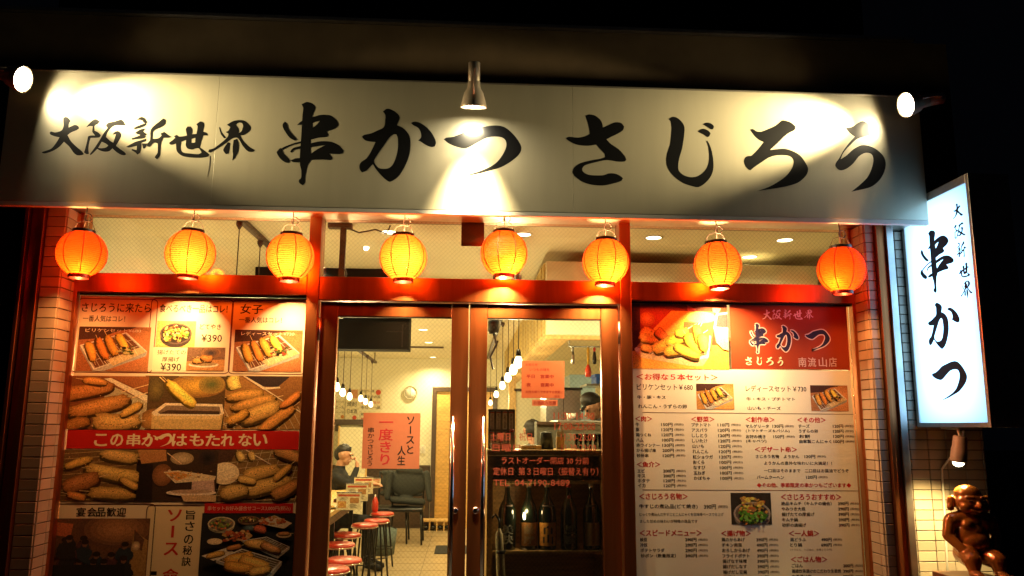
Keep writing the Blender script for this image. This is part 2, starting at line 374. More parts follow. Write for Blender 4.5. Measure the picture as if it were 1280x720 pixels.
# ------------------------------------------------------------------ flat print
TQ = []       # queued text: (string, bold, callback(verts, faces))
class Print:
    """flat coloured print on a plane; photo-pixel corners are turned into points of that plane"""
    def __init__(s, Y, mapf=None, step=6e-5):
        s.Y = Y; s.v = []; s.f = []; s.c = []; s.n = 0; s.step = step
        s.map = mapf or (lambda u, v, d: (u, s.Y-d, v)); s.clip = None
    def W(s, x, y):
        p = at(x, y, s.Y); return Vector((p.x, p.z))
    def rect(s, x0, y0, x1, y1):
        a = s.W(x0, y0); b = s.W(x1, y1); return a.x, b.y, b.x, a.y
    def face(s, pts, col, d=None):
        if s.clip:
            pts = clip(pts, s.clip)
            if len(pts) < 3: return
        d = s.n*s.step if d is None else d
        i = len(s.v)
        s.v += [s.map(p[0], p[1], d) for p in pts]; s.f.append(tuple(range(i, i+len(pts)))); s.c.append(col)
    def up(s): s.n += 1
    def fill(s, x0, y0, x1, y1, col):
        a, b, c, d = s.rect(x0, y0, x1, y1); s.face([(a, b), (c, b), (c, d), (a, d)], col); return a, b, c, d
    def wrect(s, a, b, c, d, col): s.face([(a, b), (c, b), (c, d), (a, d)], col)
    def line(s, p, q, w_, col):
        p, q = Vector(p), Vector(q); d = (q-p); 
        if d.length < 1e-9: return
        d.normalize(); n = Vector((-d.y, d.x))*w_/2; s.face([p-n, q-n, q+n, p+n], col)
    def outline(s, a, b, c, d, r, w_, col):
        P = []
        for cx, cz, a0 in ((c-r, d-r, 0), (a+r, d-r, 90), (a+r, b+r, 180), (c-r, b+r, 270)):
            for k in range(5): P.append(Vector((cx+r*math.cos(R(a0+22.5*k)), cz+r*math.sin(R(a0+22.5*k)))))
        for i in range(len(P)): s.line(P[i], P[(i+1) % len(P)], w_, col)
    def text(s, st, x0, y0, x1, y1, col, bold=.012, vert=False, mode=None):
        a, b, c, d = s.rect(x0, y0, x1, y1); s.wtext(st, a, b, c, d, col, bold, vert)
    def wtext(s, st, a, b, c, d, col, bold=.012, vert=False, em=False):
        if vert:
            h = (d-b)/len(st)
            for i, ch in enumerate(st):
                if ch == ' ': continue
                if ch == 'ー': s.wrect((a+c)/2-(c-a)*.07, d-h*(i+.9), (a+c)/2+(c-a)*.07, d-h*(i+.12), col); continue
                s.wtext(ch, a, d-h*(i+.99), c, d-h*(i+.01), col, bold, em=True)
            return
        dd = s.n*s.step
        def cb(vs, fs, s=s, a=a, b=b, c=c, d=d, col=col, dd=dd):
            x0 = min(v[0] for v in vs); x1 = max(v[0] for v in vs); z0 = min(v[1] for v in vs); z1 = max(v[1] for v in vs)
            if em: x0, x1, z0, z1 = .02, .98, -.10, .86
            sx = (c-a)/max(x1-x0, 1e-6); sz = (d-b)/max(z1-z0, 1e-6)
            q_ = max(0, bold)*.8      # heavier strokes: the same outlines again, shifted a hair and laid one over the other
            for k_, (ox, oz) in enumerate(((0, 0),) if q_ < .004 else ((-q_, -q_*.5), (q_, q_*.5), (-q_, q_*.6), (q_, -q_*.6))):
                i = len(s.v)
                s.v += [s.map(a+(v[0]-x0+ox)*sx, b+(v[1]-z0+oz)*sz, dd+k_*1.5e-5) for v in vs]
                for f in fs: s.f.append(tuple(j+i for j in f)); s.c.append(col)
        TQ.append((st, 0.0, cb))
    def glyph(s, k, a, b, c, d, col, edge=None):
        sh = gfit(k, a, b, c, d)
        if edge:
            for loops in sh:
                for l in loops:
                    for i in range(len(l)): s.line(l[i], l[(i+1) % len(l)], edge[0], edge[1])
            s.up()
        for loops in sh:
            fl = [p for l in loops for p in l]
            for t in tessellate_polygon([[Vector((p.x, p.y, 0)) for p in l] for l in loops]): s.face([fl[j] for j in t], col)
            s.up()
    def build(s, name, m, parent):
        PQ.append((s, name, m, parent))
PQ = []
def clip(pts, r):
    x0, z0, x1, z1 = r; pts = [Vector((p[0], p[1])) for p in pts]
    for ax, val, sg in ((0, x0, 1), (0, x1, -1), (1, z0, 1), (1, z1, -1)):
        out = []
        for i in range(len(pts)):
            p, q = pts[i-1], pts[i]; a, b = (p[ax]-val)*sg, (q[ax]-val)*sg
            if (a >= 0) != (b >= 0): out.append(p + (q-p)*(a/(a-b)))
            if b >= 0: out.append(q)
        pts = out
        if not pts: break
    return pts
def flush_prints():
    keys = {}
    for st, bold, cb in TQ: keys[(st, bold)] = None
    obs = []
    for (st, bold) in keys:
        c = bpy.data.curves.new('t', 'FONT'); c.body = st; c.resolution_u = 2; c.offset = bold
        o = bpy.data.objects.new('t', c); COL.objects.link(o); obs.append(((st, bold), o, c))
    bpy.context.view_layer.update()
    dg = bpy.context.evaluated_depsgraph_get()
    for k, o, c in obs:
        ev = o.evaluated_get(dg); me = ev.to_mesh()
        keys[k] = ([(v.co.x, v.co.y) for v in me.vertices], [tuple(p.vertices) for p in me.polygons]); ev.to_mesh_clear()
    for k, o, c in obs:
        bpy.data.objects.remove(o); bpy.data.curves.remove(c)
    for st, bold, cb in TQ:
        vs, fs = keys[(st, bold)]
        if vs: cb(vs, fs)
    for s, name, m, parent in PQ:
        me = bpy.data.meshes.new(name); me.from_pydata([tuple(v) for v in s.v], [], s.f)
        a = me.color_attributes.new('Col', 'FLOAT_COLOR', 'CORNER')
        buf = []
        for f, c in zip(s.f, s.c): buf += [c[0], c[1], c[2], 1.0]*len(f)
        a.data.foreach_set('color', buf); me.materials.append(m); me.update()
        o = link(name, me, parent)
        if 'lettering' in name or name in ('menu_print', 'label', 'neck_label', 'poster_print'): o['kind'] = 'stuff'

class Photo(Print):
    """printed food photograph: everything drawn in photo pixels inside one rectangle"""
    def __init__(s, Y, x0, y0, x1, y1, bgc, base_d=.0004):
        super().__init__(Y - base_d, step=5e-5)
        s.px = (x0, y0, x1, y1); s.a, s.b, s.c_, s.d = s.rect(x0, y0, x1, y1)
        s.wrect(s.a, s.b, s.c_, s.d, bgc); s.clip = (s.a, s.b, s.c_, s.d); s.up()
    def Q(s, x, y):
        x0, y0, x1, y1 = s.px
        return Vector((s.a+(x-x0)/(x1-x0)*(s.c_-s.a), s.d-(y-y0)/(y1-y0)*(s.d-s.b)))
    def poly(s, pts, col): s.face([s.Q(*p) for p in pts], tuple(min(.9, q*1.28) for q in col)); s.up()
    def ell(s, cx, cy, rx, ry, col, ang=0, jit=.0, n=22):
        pts = []
        for k in range(n):
            t = k*math.tau/n; j = 1+random.uniform(-jit, jit)
            x, y = rx*math.cos(t)*j, ry*math.sin(t)*j
            pts.append((cx+x*math.cos(ang)-y*math.sin(ang), cy+x*math.sin(ang)+y*math.cos(ang)))
        s.poly(pts, col)
    def stroke(s, x0, y0, x1, y1, w_, col):
        d = Vector((x1-x0, y1-y0)).normalized(); n = Vector((-d.y, d.x))*w_/2
        s.poly([(x0-n.x, y0-n.y), (x1-n.x, y1-n.y), (x1+n.x, y1+n.y), (x0+n.x, y0+n.y)], col)
    def fry(s, cx, cy, L_, W_, ang, col, n=30, crumbs=34):
        ang = R(ang)
        def sup(k, a, b, j):
            t = k*math.tau/n; c, q = math.cos(t), math.sin(t)
            e = .62
            x = a*math.copysign(abs(c)**e, c); y = b*math.copysign(abs(q)**.8, q)
            return x*j, y*j
        jit = [1+random.uniform(-.09, .09) for _ in range(n)]; bend = random.uniform(-.7, .7); taper = random.uniform(-.5, .5)
        sh_ = []
        for k in range(n):
            x, y = sup(k, L_/2*1.02, W_/2*1.05, 1); y += .16*W_
            sh_.append((cx+x*math.cos(ang)-y*math.sin(ang), cy+x*math.sin(ang)+y*math.cos(ang)))
        s.poly(sh_, tuple(q*.10 for q in col))
        sgn = random.choice((-1, 1)); ex = sgn*L_*.45; e2 = sgn*L_*(.62+random.random()*.2)
        s.stroke(cx+ex*math.cos(ang), cy+ex*math.sin(ang), cx+e2*math.cos(ang), cy+e2*math.sin(ang), max(.5, W_*.05), (.6, .45, .22))
        for sc_, off, f in ((1, 0, .38), (.93, .04, .7), (.8, .08, .95), (.6, .16, 1.2), (.36, .24, 1.5)):
            pts = []
            for k in range(n):
                x, y = sup(k, L_/2*(1-(1-sc_)*.5), W_/2*sc_, jit[k]); y -= off*W_/2; y += bend*(x/L_)**2*W_; y *= 1+taper*x/L_
                pts.append((cx+x*math.cos(ang)-y*math.sin(ang), cy+x*math.sin(ang)+y*math.cos(ang)))
            s.poly(pts, tuple(min(1, q*f) for q in col))
        for _ in range(crumbs):
            x = random.uniform(-.44, .44)*L_; y = random.uniform(-.36, .36)*W_; r = random.uniform(.01, .05)*W_+.1
            X, Y_ = cx+x*math.cos(ang)-y*math.sin(ang), cy+x*math.sin(ang)+y*math.cos(ang)
            f = random.choice((.5, .7, .85, 1.2, 1.35)); a0 = random.uniform(0, 6)
            s.face([s.Q(X+r*math.cos(a0+k*1.57), Y_+r*.8*math.sin(a0+k*1.57)) for k in range(4)], tuple(min(1, q*f) for q in col))
        s.up()
    def specks(s, x0, y0, x1, y1, n_, r, cols):
        for _ in range(n_):
            x, y = random.uniform(x0, x1), random.uniform(y0, y1); a0 = random.uniform(0, 6); rr = r*random.uniform(.5, 1.3)
            k_ = random.randint(4, 7)
            s.face([s.Q(x+rr*math.cos(a0+k*math.tau/k_), y+rr*.7*math.sin(a0+k*math.tau/k_)) for k in range(k_)], random.choice(cols)); s.n += .25
    def soft(s, cx, cy, rx, ry, c0, c1, ang=0, steps=6):
        for i in range(steps):
            t = i/(steps-1); f = 1-.8*t
            s.ell(cx, cy, rx*f, ry*f, tuple(a*(1-t)+b*t for a, b in zip(c0, c1)), ang)
    def bowl(s, cx, cy, rx, ry, rim, cols, n_=70):
        s.ell(cx, cy+ry*.35, rx*.96, ry*.95, tuple(q*.5 for q in rim)); s.ell(cx, cy, rx, ry, rim); s.ell(cx, cy, rx*.9, ry*.86, tuple(q*.35 for q in rim))
        for _ in range(n_):
            t = random.uniform(0, 6.28); q = random.random()**.5*.78
            s.ell(cx+rx*q*math.cos(t), cy+ry*q*math.sin(t), rx*random.uniform(.07, .17), ry*random.uniform(.06, .15), random.choice(cols), random.uniform(0, 3), .25, 8)
    def tray(s, c4, rim=(.62, .6, .55), inner=(.1, .07, .05), wires=9, wirec=(.5, .45, .35), depth=5):
        """quad tl,tr,br,bl"""
        tl, tr, br, bl = [Vector(p) for p in c4]
        s.poly([bl, br, br+Vector((-.6, depth)), bl+Vector((1.5, depth))], tuple(q*.55 for q in rim))
        s.poly([bl, tl, tl+Vector((.3, depth*.7)), bl+Vector((1.5, depth))], tuple(q*.4 for q in rim))
        c = (tl+tr+br+bl)/4
        s.poly([tl, tr, br, bl], rim)
        i4 = [c+(p-c)*.95 for p in (tl, tr, br, bl)]; s.poly(i4, tuple(q*.6 for q in rim))
        i4 = [c+(p-c)*.91 for p in (tl, tr, br, bl)]; s.poly(i4, inner)
        for i in range(1, wires):
            t = i/wires; a = i4[0].lerp(i4[1], t); b = i4[3].lerp(i4[2], t); s.stroke(a.x, a.y, b.x, b.y, .5, wirec)
        for t in (.35, .7):
            a = i4[0].lerp(i4[3], t); b = i4[1].lerp(i4[2], t); s.stroke(a.x, a.y, b.x, b.y, .5, wirec)
        return i4

def dup(root, loc, label=None):
    r = root.copy(); COL.objects.link(r); r.location = loc
    if label: r['label'] = label
    def rec(src, dst):
        for ch in list(src.children):
            c = ch.copy(); COL.objects.link(c); c.parent = dst
            if ch.type == 'LIGHT': c.data = ch.data.copy()
            rec(ch, c)
    rec(root, r)
    return r

# ================================================================== THE SETTING
FY = 4.2                                    # glass plane of the shop front
PF = 4.03                                   # front of the tiled piers
def struct(name, m, *b, bevel=0): return tag(box(name, m, None, *b, bevel=bevel), kind='structure')
struct('road', M['asphalt'], -60, 60, -60, 1.4, -.25, -.15)
struct('pavement', M['pave'], -60, 60, 1.4, 60, -.3, -.01)
struct('pavement_kerb', M['pave'], -60, 60, 1.25, 1.396, -.3, .0, bevel=.01)
RX0, RX1, RY1 = -2.35, 2.75, 12.8
struct('room_floor', M['floorin'], -2.0, 2.7, 4.3, RY1, -.006, .004)
def floor_joints():
    m = MB()
    y = 4.6
    while y < RY1: m.box(-2.0, 2.7, y-.0015, y+.0015, .004, .0052); y += .45
    x = -1.8
    while x < 2.7: m.box(x-.0015, x+.0015, 4.3, RY1, .004, .0056); x += .45
    tag(m.build('floor_joint_lines', M['grout']), kind='structure')
floor_joints()
struct('ceiling', M['ceil'], -2.1, 2.7, 4.28, 6.9, 2.8, 2.88)
struct('ceiling_lower', M['ceil'], -2.1, 2.7, 6.905, RY1, 2.6, 2.88)
struct('wall_left', M['wallin'], -2.2, -2.1, 4.3, RY1+.1, 0, 2.8)
struct('wall_right', M['wallin'], 2.6, 2.7, 4.3, RY1+.1, 0, 2.8)
struct('wall_back', M['wallin'], -2.1, 2.6, RY1, RY1+.1, 0, 2.8)

# ------------------------------------------------------------------ building shell
bld = thing('shop_building', 'dark upper facade of the restaurant rising behind the long sign board', 'building', (0, FY+.1, 0))
box('upper_wall', M['darkwall'], bld, -2.75, 2.76, FY, FY+.25, 2.68, 3.76)
box('coping', M['trim'], bld, -2.77, 2.56, FY-.03, FY+.2, 3.762, 3.785, bevel=.003)
box('set_back_wall', M['black'], bld, -2.75, 2.76, FY+.9, FY+1.1, 3.0, 6.6)
box('soffit_board', M['soffit'], bld, -2.262, 2.39, SIGN_Y+.03, FY+.1, 2.665, 2.675)
box('flat_roof', M['darkwall'], bld, -2.75, 2.76, FY+.25, RY1+.2, 2.9, 3.0)
box('rear_wall', M['darkwall'], bld, -2.4, 2.76, RY1+.12, RY1+.3, 0, 2.9)
box('side_wall', M['darkwall'], bld, 2.72, 2.76, FY+.3, RY1+.1, 0, 2.9)
box('side_wall', M['darkwall'], bld, -2.8, -2.25, FY+.4, RY1+.1, 0, 2.9)

# ------------------------------------------------------------------ tiled piers and walls
TILES = {}
def tile_mesh(w_, h_, key):
    k = (round(w_, 4), round(h_, 4), key)
    if k not in TILES:
        bm = bmesh.new(); t = .008
        bmesh.ops.create_cube(bm, size=1, matrix=Matrix.Diagonal((w_, t, h_, 1)))
        top = [e for e in bm.edges if all(v.co.y < 0 for v in e.verts)]
        bmesh.ops.bevel(bm, geom=top, offset=.0018, segments=1, affect='EDGES')
        me = bpy.data.meshes.new('tile'); bm.to_mesh(me); bm.free(); me.materials.append(M[key]); TILES[k] = me
    return TILES[k]
def tile_face(parent, o, rot, width, z0, z1, key='tile', tw=.0985, th=.0515, g=.004):
    """o: bottom-left corner (x, y) of the face seen from outside, rot: facing angle about z"""
    c, s_ = math.cos(rot), math.sin(rot); base = wloc(parent)
    cols = []; x = 0
    while x < width-.012: cols.append((x, min(tw, width-x))); x += tw
    z = z0
    while z < z1-.02:
        for x, ww in cols:
            h_ = th
            ob = bpy.data.objects.new('tile', tile_mesh(ww-g, h_-g, key)); COL.objects.link(ob); ob.parent = parent
            cx = x+ww/2
            ob.location = Vector((o[0]+c*cx+random.uniform(-.0003, .0003), o[1]+s_*cx, z+h_/2)) - base + Vector((math.sin(rot)*.002, -math.cos(rot)*.002, 0))
            ob.rotation_euler = (random.uniform(-.006, .006), 0, rot)
        z += th
pl = thing('tiled_pier', 'narrow beige tiled pier left of the window with the food posters', 'pier', (-2.06, PF, 0))
box('pier_core', M['grout'], pl, -2.11, -2.021, PF+.003, FY+.1, 0, 2.66)
tile_face(pl, (-2.112, PF), 0, .094, 0, 2.64)
tile_face(pl, (-2.018, PF), R(90), .14, 0, 2.64)
pr_ = thing('tiled_pier', 'narrow beige tiled pier right of the red and white menu window', 'pier', (2.13, PF, 0))
box('pier_core', M['grout'], pr_, 2.103, 2.15, PF+.003, FY+.1, 0, 2.66)
tile_face(pr_, (2.1, PF), 0, .05, 0, 2.64)
tile_face(pr_, (2.1, PF+.14), R(-90), .14, 0, 2.64)
tw_ = thing('tiled_wall', 'beige tiled wall behind the bronze statue under the projecting sign', 'wall', (2.5, FY, 0))
box('wall_core', M['grout'], tw_, 2.245, 2.755, FY-.012, FY+.28, 0, 2.66)
tile_face(tw_, (2.25, FY-.014), 0, .505, 0, 2.64)
tile_face(tw_, (2.757, FY-.012), R(90), .28, 0, 2.64)
dw = thing('tiled_wall', 'tiled wall beyond the left metal trim, its shadow put into dark tiles', 'wall', (-2.5, FY+.1, 0))
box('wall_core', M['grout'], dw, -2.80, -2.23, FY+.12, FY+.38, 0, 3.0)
tile_face(dw, (-2.70, FY+.118), 0, .47, 0, 2.9, 'shade_tile')
jl = thing('metal_jamb_trim', 'bronze vertical trim strip left of the left tiled pier', 'trim', (-2.16, PF, 0))
box('trim_strip', M['frame'], jl, -2.145, -2.113, PF-.03, FY+.11, 0, 2.66, bevel=.002)
box('trim_lip', M['frame'], jl, -2.185, -2.147, PF-.005, FY+.11, 0, 2.66, bevel=.002)
box('trim_lip', M['frame'], jl, -2.205, -2.187, PF-.035, FY+.115, 0, 2.66, bevel=.002)
jr = thing('metal_jamb_trim', 'bronze and silver vertical trim strip between the right tiled pier and the statue wall', 'trim', (2.19, PF, 0))
box('trim_strip', M['frame'], jr, 2.151, 2.172, PF-.03, FY+.11, 0, 2.66, bevel=.002)
box('trim_lip', M['frame'], jr, 2.174, 2.205, PF-.012, FY+.11, 0, 2.66, bevel=.002)
box('trim_edge', M['trim'], jr, 2.207, 2.243, PF-.03, FY+.1, 0, 2.66, bevel=.002)

# ------------------------------------------------------------------ windows and door frame
ZT0, ZT1, ZG = 2.214, 2.314, 2.655          # transom bar, top of glass
Y0, Y1 = FY-.04, FY+.06
def win(name, label, x0, x1, zs, glass_parts):
    t = thing(name, label, 'window', ((x0+x1)/2, FY, 0)); return t
wl = thing('shop_window', 'left shop window covered by food posters, with a clear pane above the bar', 'window', (-1.43, FY, 0))
box('frame', M['frame'], wl, -2.016, -1.995, Y0, Y1, 0, 2.66, bevel=.003)
box('frame', M['frame'], wl, -.831, -.770, Y0-.02, Y1, 0, 2.66, bevel=.003)
box('transom_bar', M['frame'], wl, -1.993, -.833, Y0-.012, Y1, ZT0, ZT1, bevel=.003)
box('head_rail', M['frame'], wl, -1.993, -.833, Y0, Y1, 2.635, 2.66, bevel=.002)
box('sill', M['frame'], wl, -1.993, -.833, Y0-.02, Y1, .28, .36, bevel=.003)
box('kick_panel', M['frame'], wl, -1.993, -.833, Y0+.01, Y1, 0, .278)
box('pane', M['glass'], wl, -1.993, -.833, FY+.004, FY+.01, .36, ZT0)
box('transom_pane', M['wglass'], wl, -1.993, -.833, FY+.004, FY+.01, ZT1, 2.635)
box('glazing_bead', M['black'], wl, -1.993, -.833, FY-.012, FY+.003, ZT0-.010, ZT0-.0005)
wr = thing('shop_window', 'right shop window covered by the printed menu, with a clear pane above the bar', 'window', (1.48, FY, 0))
box('frame', M['frame'], wr, .808, .868, Y0-.02, Y1, 0, 2.66, bevel=.003)
box('frame', M['frame'], wr, 2.078, 2.098, Y0, Y1, 0, 2.66, bevel=.003)
box('transom_bar', M['frame'], wr, .870, 2.076, Y0-.012, Y1, ZT0, ZT1, bevel=.003)
box('head_rail', M['frame'], wr, .870, 2.076, Y0, Y1, 2.635, 2.66, bevel=.002)
box('sill', M['frame'], wr, .870, 2.076, Y0-.02, Y1, .28, .36, bevel=.003)
box('kick_panel', M['frame'], wr, .870, 2.076, Y0+.01, Y1, 0, .278)
box('pane', M['glass'], wr, .870, 2.076, FY+.004, FY+.01, .36, ZT0)
box('transom_pane', M['wglass'], wr, .870, 2.076, FY+.004, FY+.01, ZT1, 2.635)
box('glazing_bead', M['black'], wr, .870, 2.076, FY-.012, FY+.003, ZT0-.010, ZT0-.0005)
df = thing('door_frame', 'bronze metal frame and clear transom over the double doors', 'door frame', (.02, FY, 0))
box('transom_bar', M['frame'], df, -.768, .806, Y0-.012, Y1, 2.19, ZT1, bevel=.003)
box('head_rail', M['frame'], df, -.768, .806, Y0, Y1, 2.635, 2.66, bevel=.002)
box('transom_pane', M['wglass'], df, -.768, .806, FY+.004, FY+.01, ZT1, 2.635)
box('threshold', M['trim'], df, -.768, .806, Y0, Y1+.1, -.008, .012, bevel=.003)
def door(label, x0, x1, gx0, gx1, hx, hinge):
    t = thing('glass_door', label, 'door', ((x0+x1)/2, FY, 0))
    yy0, yy1 = FY-.022, FY+.022
    box('stile', M['frame'], t, x0, gx0, yy0, yy1, .02, 2.186, bevel=.003)
    box('stile', M['frame'], t, gx1, x1, yy0, yy1, .02, 2.186, bevel=.003)
    box('top_rail', M['frame'], t, gx0+.001, gx1-.001, yy0+.001, yy1-.001, 2.112, 2.185, bevel=.002)
    box('bottom_rail', M['frame'], t, gx0+.001, gx1-.001, yy0+.001, yy1-.001, .021, .2, bevel=.002)
    box('pane', M['wglass'], t, gx0, gx1, FY-.003, FY+.003, .2, 2.112)
    box('glazing_bead', M['black'], t, gx0+.001, gx1-.001, yy0+.004, FY-.004, 2.106, 2.1115)
    h = MB(); h.tube([(hx, FY-.075, .62), (hx, FY-.075, 1.60)], .011, 12); ho = h.build('pull_handle', M['chrome'], t)
    for z in (.7, 1.52):
        MB().tube([(hx, FY-.02, z), (hx, FY-.073, z)], .007, 10).build('handle_post', M['chrome'], ho)
    for z in (1.98, .35):
        MB().tube([(hinge, FY-.034, z), (hinge, FY-.034, z+.12)], .009, 12).build('hinge', M['trim'], t)
    return t
dl = door('left glass door with the orange paper and a view of the red stools', -.762, .010, -.672, -.079, -.062, -.765)
dr = door('right glass door with opening hours printed in red and a shelf of bottles behind', .016, .803, .108, .710, .092, .806)
MB().lathe([(.017, 0), (.017, .01), (.012, .013), (0, .013)], dirm((-.045, FY-.022, 1.13), (0, -1, 0)), 16).build('lock_cylinder', M['chrome'], dl)
MB().lathe([(.017, 0), (.017, .01), (.012, .013), (0, .013)], dirm((.06, FY-.022, 1.13), (0, -1, 0)), 16).build('lock_cylinder', M['chrome'], dr)

# ------------------------------------------------------------------ main sign
SX0, SX1, SZ0, SZ1 = -2.297, 2.384, 2.612, 3.293
sg = thing('shop_sign_board', 'long champagne sign board with black brush lettering above the shop front', 'sign', (0, SIGN_Y, 0))
seams = [SX0, -1.272, .529, SX1]
for a, b in zip(seams[:-1], seams[1:]):
    box('sign_panel', M['sign'], sg, a+.0007, b-.0007, SIGN_Y, SIGN_Y+.012, SZ0+.006, SZ1, bevel=.0006)
box('sign_case', M['signedge'], sg, SX0+.002, SX1-.002, SIGN_Y+.0125, FY-.005, SZ0+.02, SZ1-.003)
box('bottom_rim', M['soffit'], sg, SX0, SX1, SIGN_Y+.001, SIGN_Y+.03, SZ0-.018, SZ0+.0055, bevel=.002)
box('top_rim', M['signedge'], sg, SX0, SX1, SIGN_Y-.003, SIGN_Y+.03, SZ1+.0005, SZ1+.008, bevel=.001)
for k in SMALL + BIG + NAME:
    bm = bmesh.new()
    for i, loops in enumerate(GW[k]):
        solid(bm, loops, lambda u, v, d, i=i: Vector((u, SIGN_Y-.0001-d-.00006*i, v)), .0003)
    me = bpy.data.meshes.new('character'); bmesh.ops.recalc_face_normals(bm, faces=bm.faces); bm.to_mesh(me); bm.free(); me.materials.append(M['ink'])
    link('character', me, sg)
# hairline crack running down the panel
q = [at(262.5, 194, SIGN_Y), at(262, 204, SIGN_Y), at(261, 212, SIGN_Y), at(259.5, 221, SIGN_Y)]
MB().tube([(p.x, SIGN_Y-.0004, p.z) for p in q], [.0007, .0009, .0007, .0003], 5).build('crack', M['wire'], sg)

# ------------------------------------------------------------------ spotlights
LY = 3.727
def spot(label, pos, target, neck_up, mount, p_hot, p_flood, cone, head=None):
    pos = Vector(pos); db = (Vector(target)-pos).normalized(); d = Vector(head).normalized() if head else db
    t = thing('spotlight', label, 'spotlight', pos, 'spotlights along the sign')
    m = dirm(pos, d)
    # bell reflector, opening at the lens
    MB().lathe([(.022, -.125), (.03, -.12), (.031, -.10), (.034, -.085), (.047, -.065), (.057, -.03), (.063, -.004), (.065, .006), (.061, .006), (.056, -.006), (.0525, -.022), (.02, -.06), (0, -.06)], m, 32).build('reflector', M['bell'], t)
    MB().lathe([(.0, -.215), (.024, -.215), (.029, -.21), (.029, -.13), (.026, -.118)], m, 24).build('lamp_holder', M['bell'], t)
    MB().lathe([(0, -.012), (.053, -.012), (.052, -.0095), (0, -.007)], m, 32).build('lens', M['lens'], t)
    side = d.cross(Vector((0, 0, 1)) if abs(d.z) < .9 else Vector((1, 0, 0))).normalized()
    if side.length < .5: side = Vector((1, 0, 0))
    b = MB(); yo = pos - d*.155
    b.tube([pos-d*.05+side*.066, pos-d*.10+side*.067, yo+side*.045-d*.02, yo-side*.045-d*.02, pos-d*.10-side*.067, pos-d*.05-side*.066], .0045, 8)
    b.build('yoke', M['bell'], t)
    a = MB(); a.tube([yo-d*.018, yo+Vector(neck_up), Vector(mount)], .008, 10); a.build('arm', M['signedge'], t)
    mm = Vector(mount); box('mount_plate', M['signedge'], t, mm.x-.03, mm.x+.03, mm.y-.01, mm.y+.03, mm.z-.008, mm.z+.004, bevel=.002)
    light('SPOT', 'spot_beam', pos+d*.014, p_hot, (1, .80, .42), t, .03 if head else .055, db, cone, 1.0)
    light('SPOT', 'spot_spill', pos+d*.014, p_flood, (1, .76, .38), t, .045, db, 150, 1.0)
    return t
pc = at(592, 133, LY); pL = at(28, 99, LY+.02); pR = at(1133, 131, LY)
tc = at(590, 262, SIGN_Y); tL = at(176, 137, 3.905); tR = at(985, 158, 3.905)
spot('centre spotlight pointing straight down over the middle of the sign', pc, (pc.x, 3.85, 2.6), (0, .02, .02), (pc.x, SIGN_Y+.02, SZ1+.016), 420, 4, 52)
spot('left spotlight aimed along the sign from its top left corner', pL, tL, (-.06, .05, .04), (SX0+.03, SIGN_Y+.02, SZ1+.016), 270, 5, 48, (.95, -.10, -.26))
spot('right spotlight aimed along the sign from its top right corner', pR, tR, (.05, .05, .03), (SX1-.03, SIGN_Y+.02, SZ1+.016), 300, 3, 48, (-.95, -.10, -.24))

# ------------------------------------------------------------------ lanterns
LN = [ # px centre x, y, diameter px, bulb offset, shell mix, power, label
 (102, 317, 66, (.018, -.035, -.062), 'red', 15, 'reddish paper lantern at the far left in front of the tiled pier'),
 (238, 317, 64, (.014, -.052, -.035), 'ylb', 52, 'glowing yellow paper lantern second from the left above the food posters'),
 (363, 321, 61, (.010, -.052, -.032), 'ylb', 52, 'glowing yellow paper lantern just left of the door mullion'),
 (504, 322, 59, (.010, -.050, -.022), 'yel', 66, 'glowing yellow paper lantern over the left glass door'),
 (630, 317, 58, (.024, -.045, -.062), 'org', 78, 'orange yellow paper lantern over the gap between the two doors, red collar below'),
 (757, 327, 58, (.014, -.048, -.052), 'org', 78, 'orange yellow paper lantern over the right door, left of the menu window'),
 (897, 331, 60, (-.018, -.034, -.066), 'sev', 92, 'orange red paper lantern above the red menu heading, second from the right'),
 (1052, 337, 63, (-.045, -.035, -.06), 'red', 14, 'orange red paper lantern at the far right in front of the tiled pier'),
]
LCOL = {0: (1, .38, .10), 7: (1, .38, .10), 6: (1, .64, .27), 1: (1, .58, .2)}
SH = dict(ylb=paper_shell('lantern_paper_golden', (.072, .0108, .0014), .09, (1, .16, .012)), sev=paper_shell('lantern_paper_deep_orange', (.054, .0050, .0005), .06, (1, .13, .01)), yel=paper_shell('lantern_paper_yellow', (.084, .0118, .0016), .11, (1, .16, .012)),
          org=paper_shell('lantern_paper_orange', (.072, .0085, .0009), .11, (1, .13, .01)),
          red=paper_shell('lantern_paper_red', (.19, .0215, .0018), .11, (1, .09, .008)))
def seam_mat():
    return mat('lantern_seam_thread', (.16, .02, .004), .7)
M['seam'] = seam_mat(); M['rib'] = mat('lantern_rib_wire', (.20, .03, .005), .7)
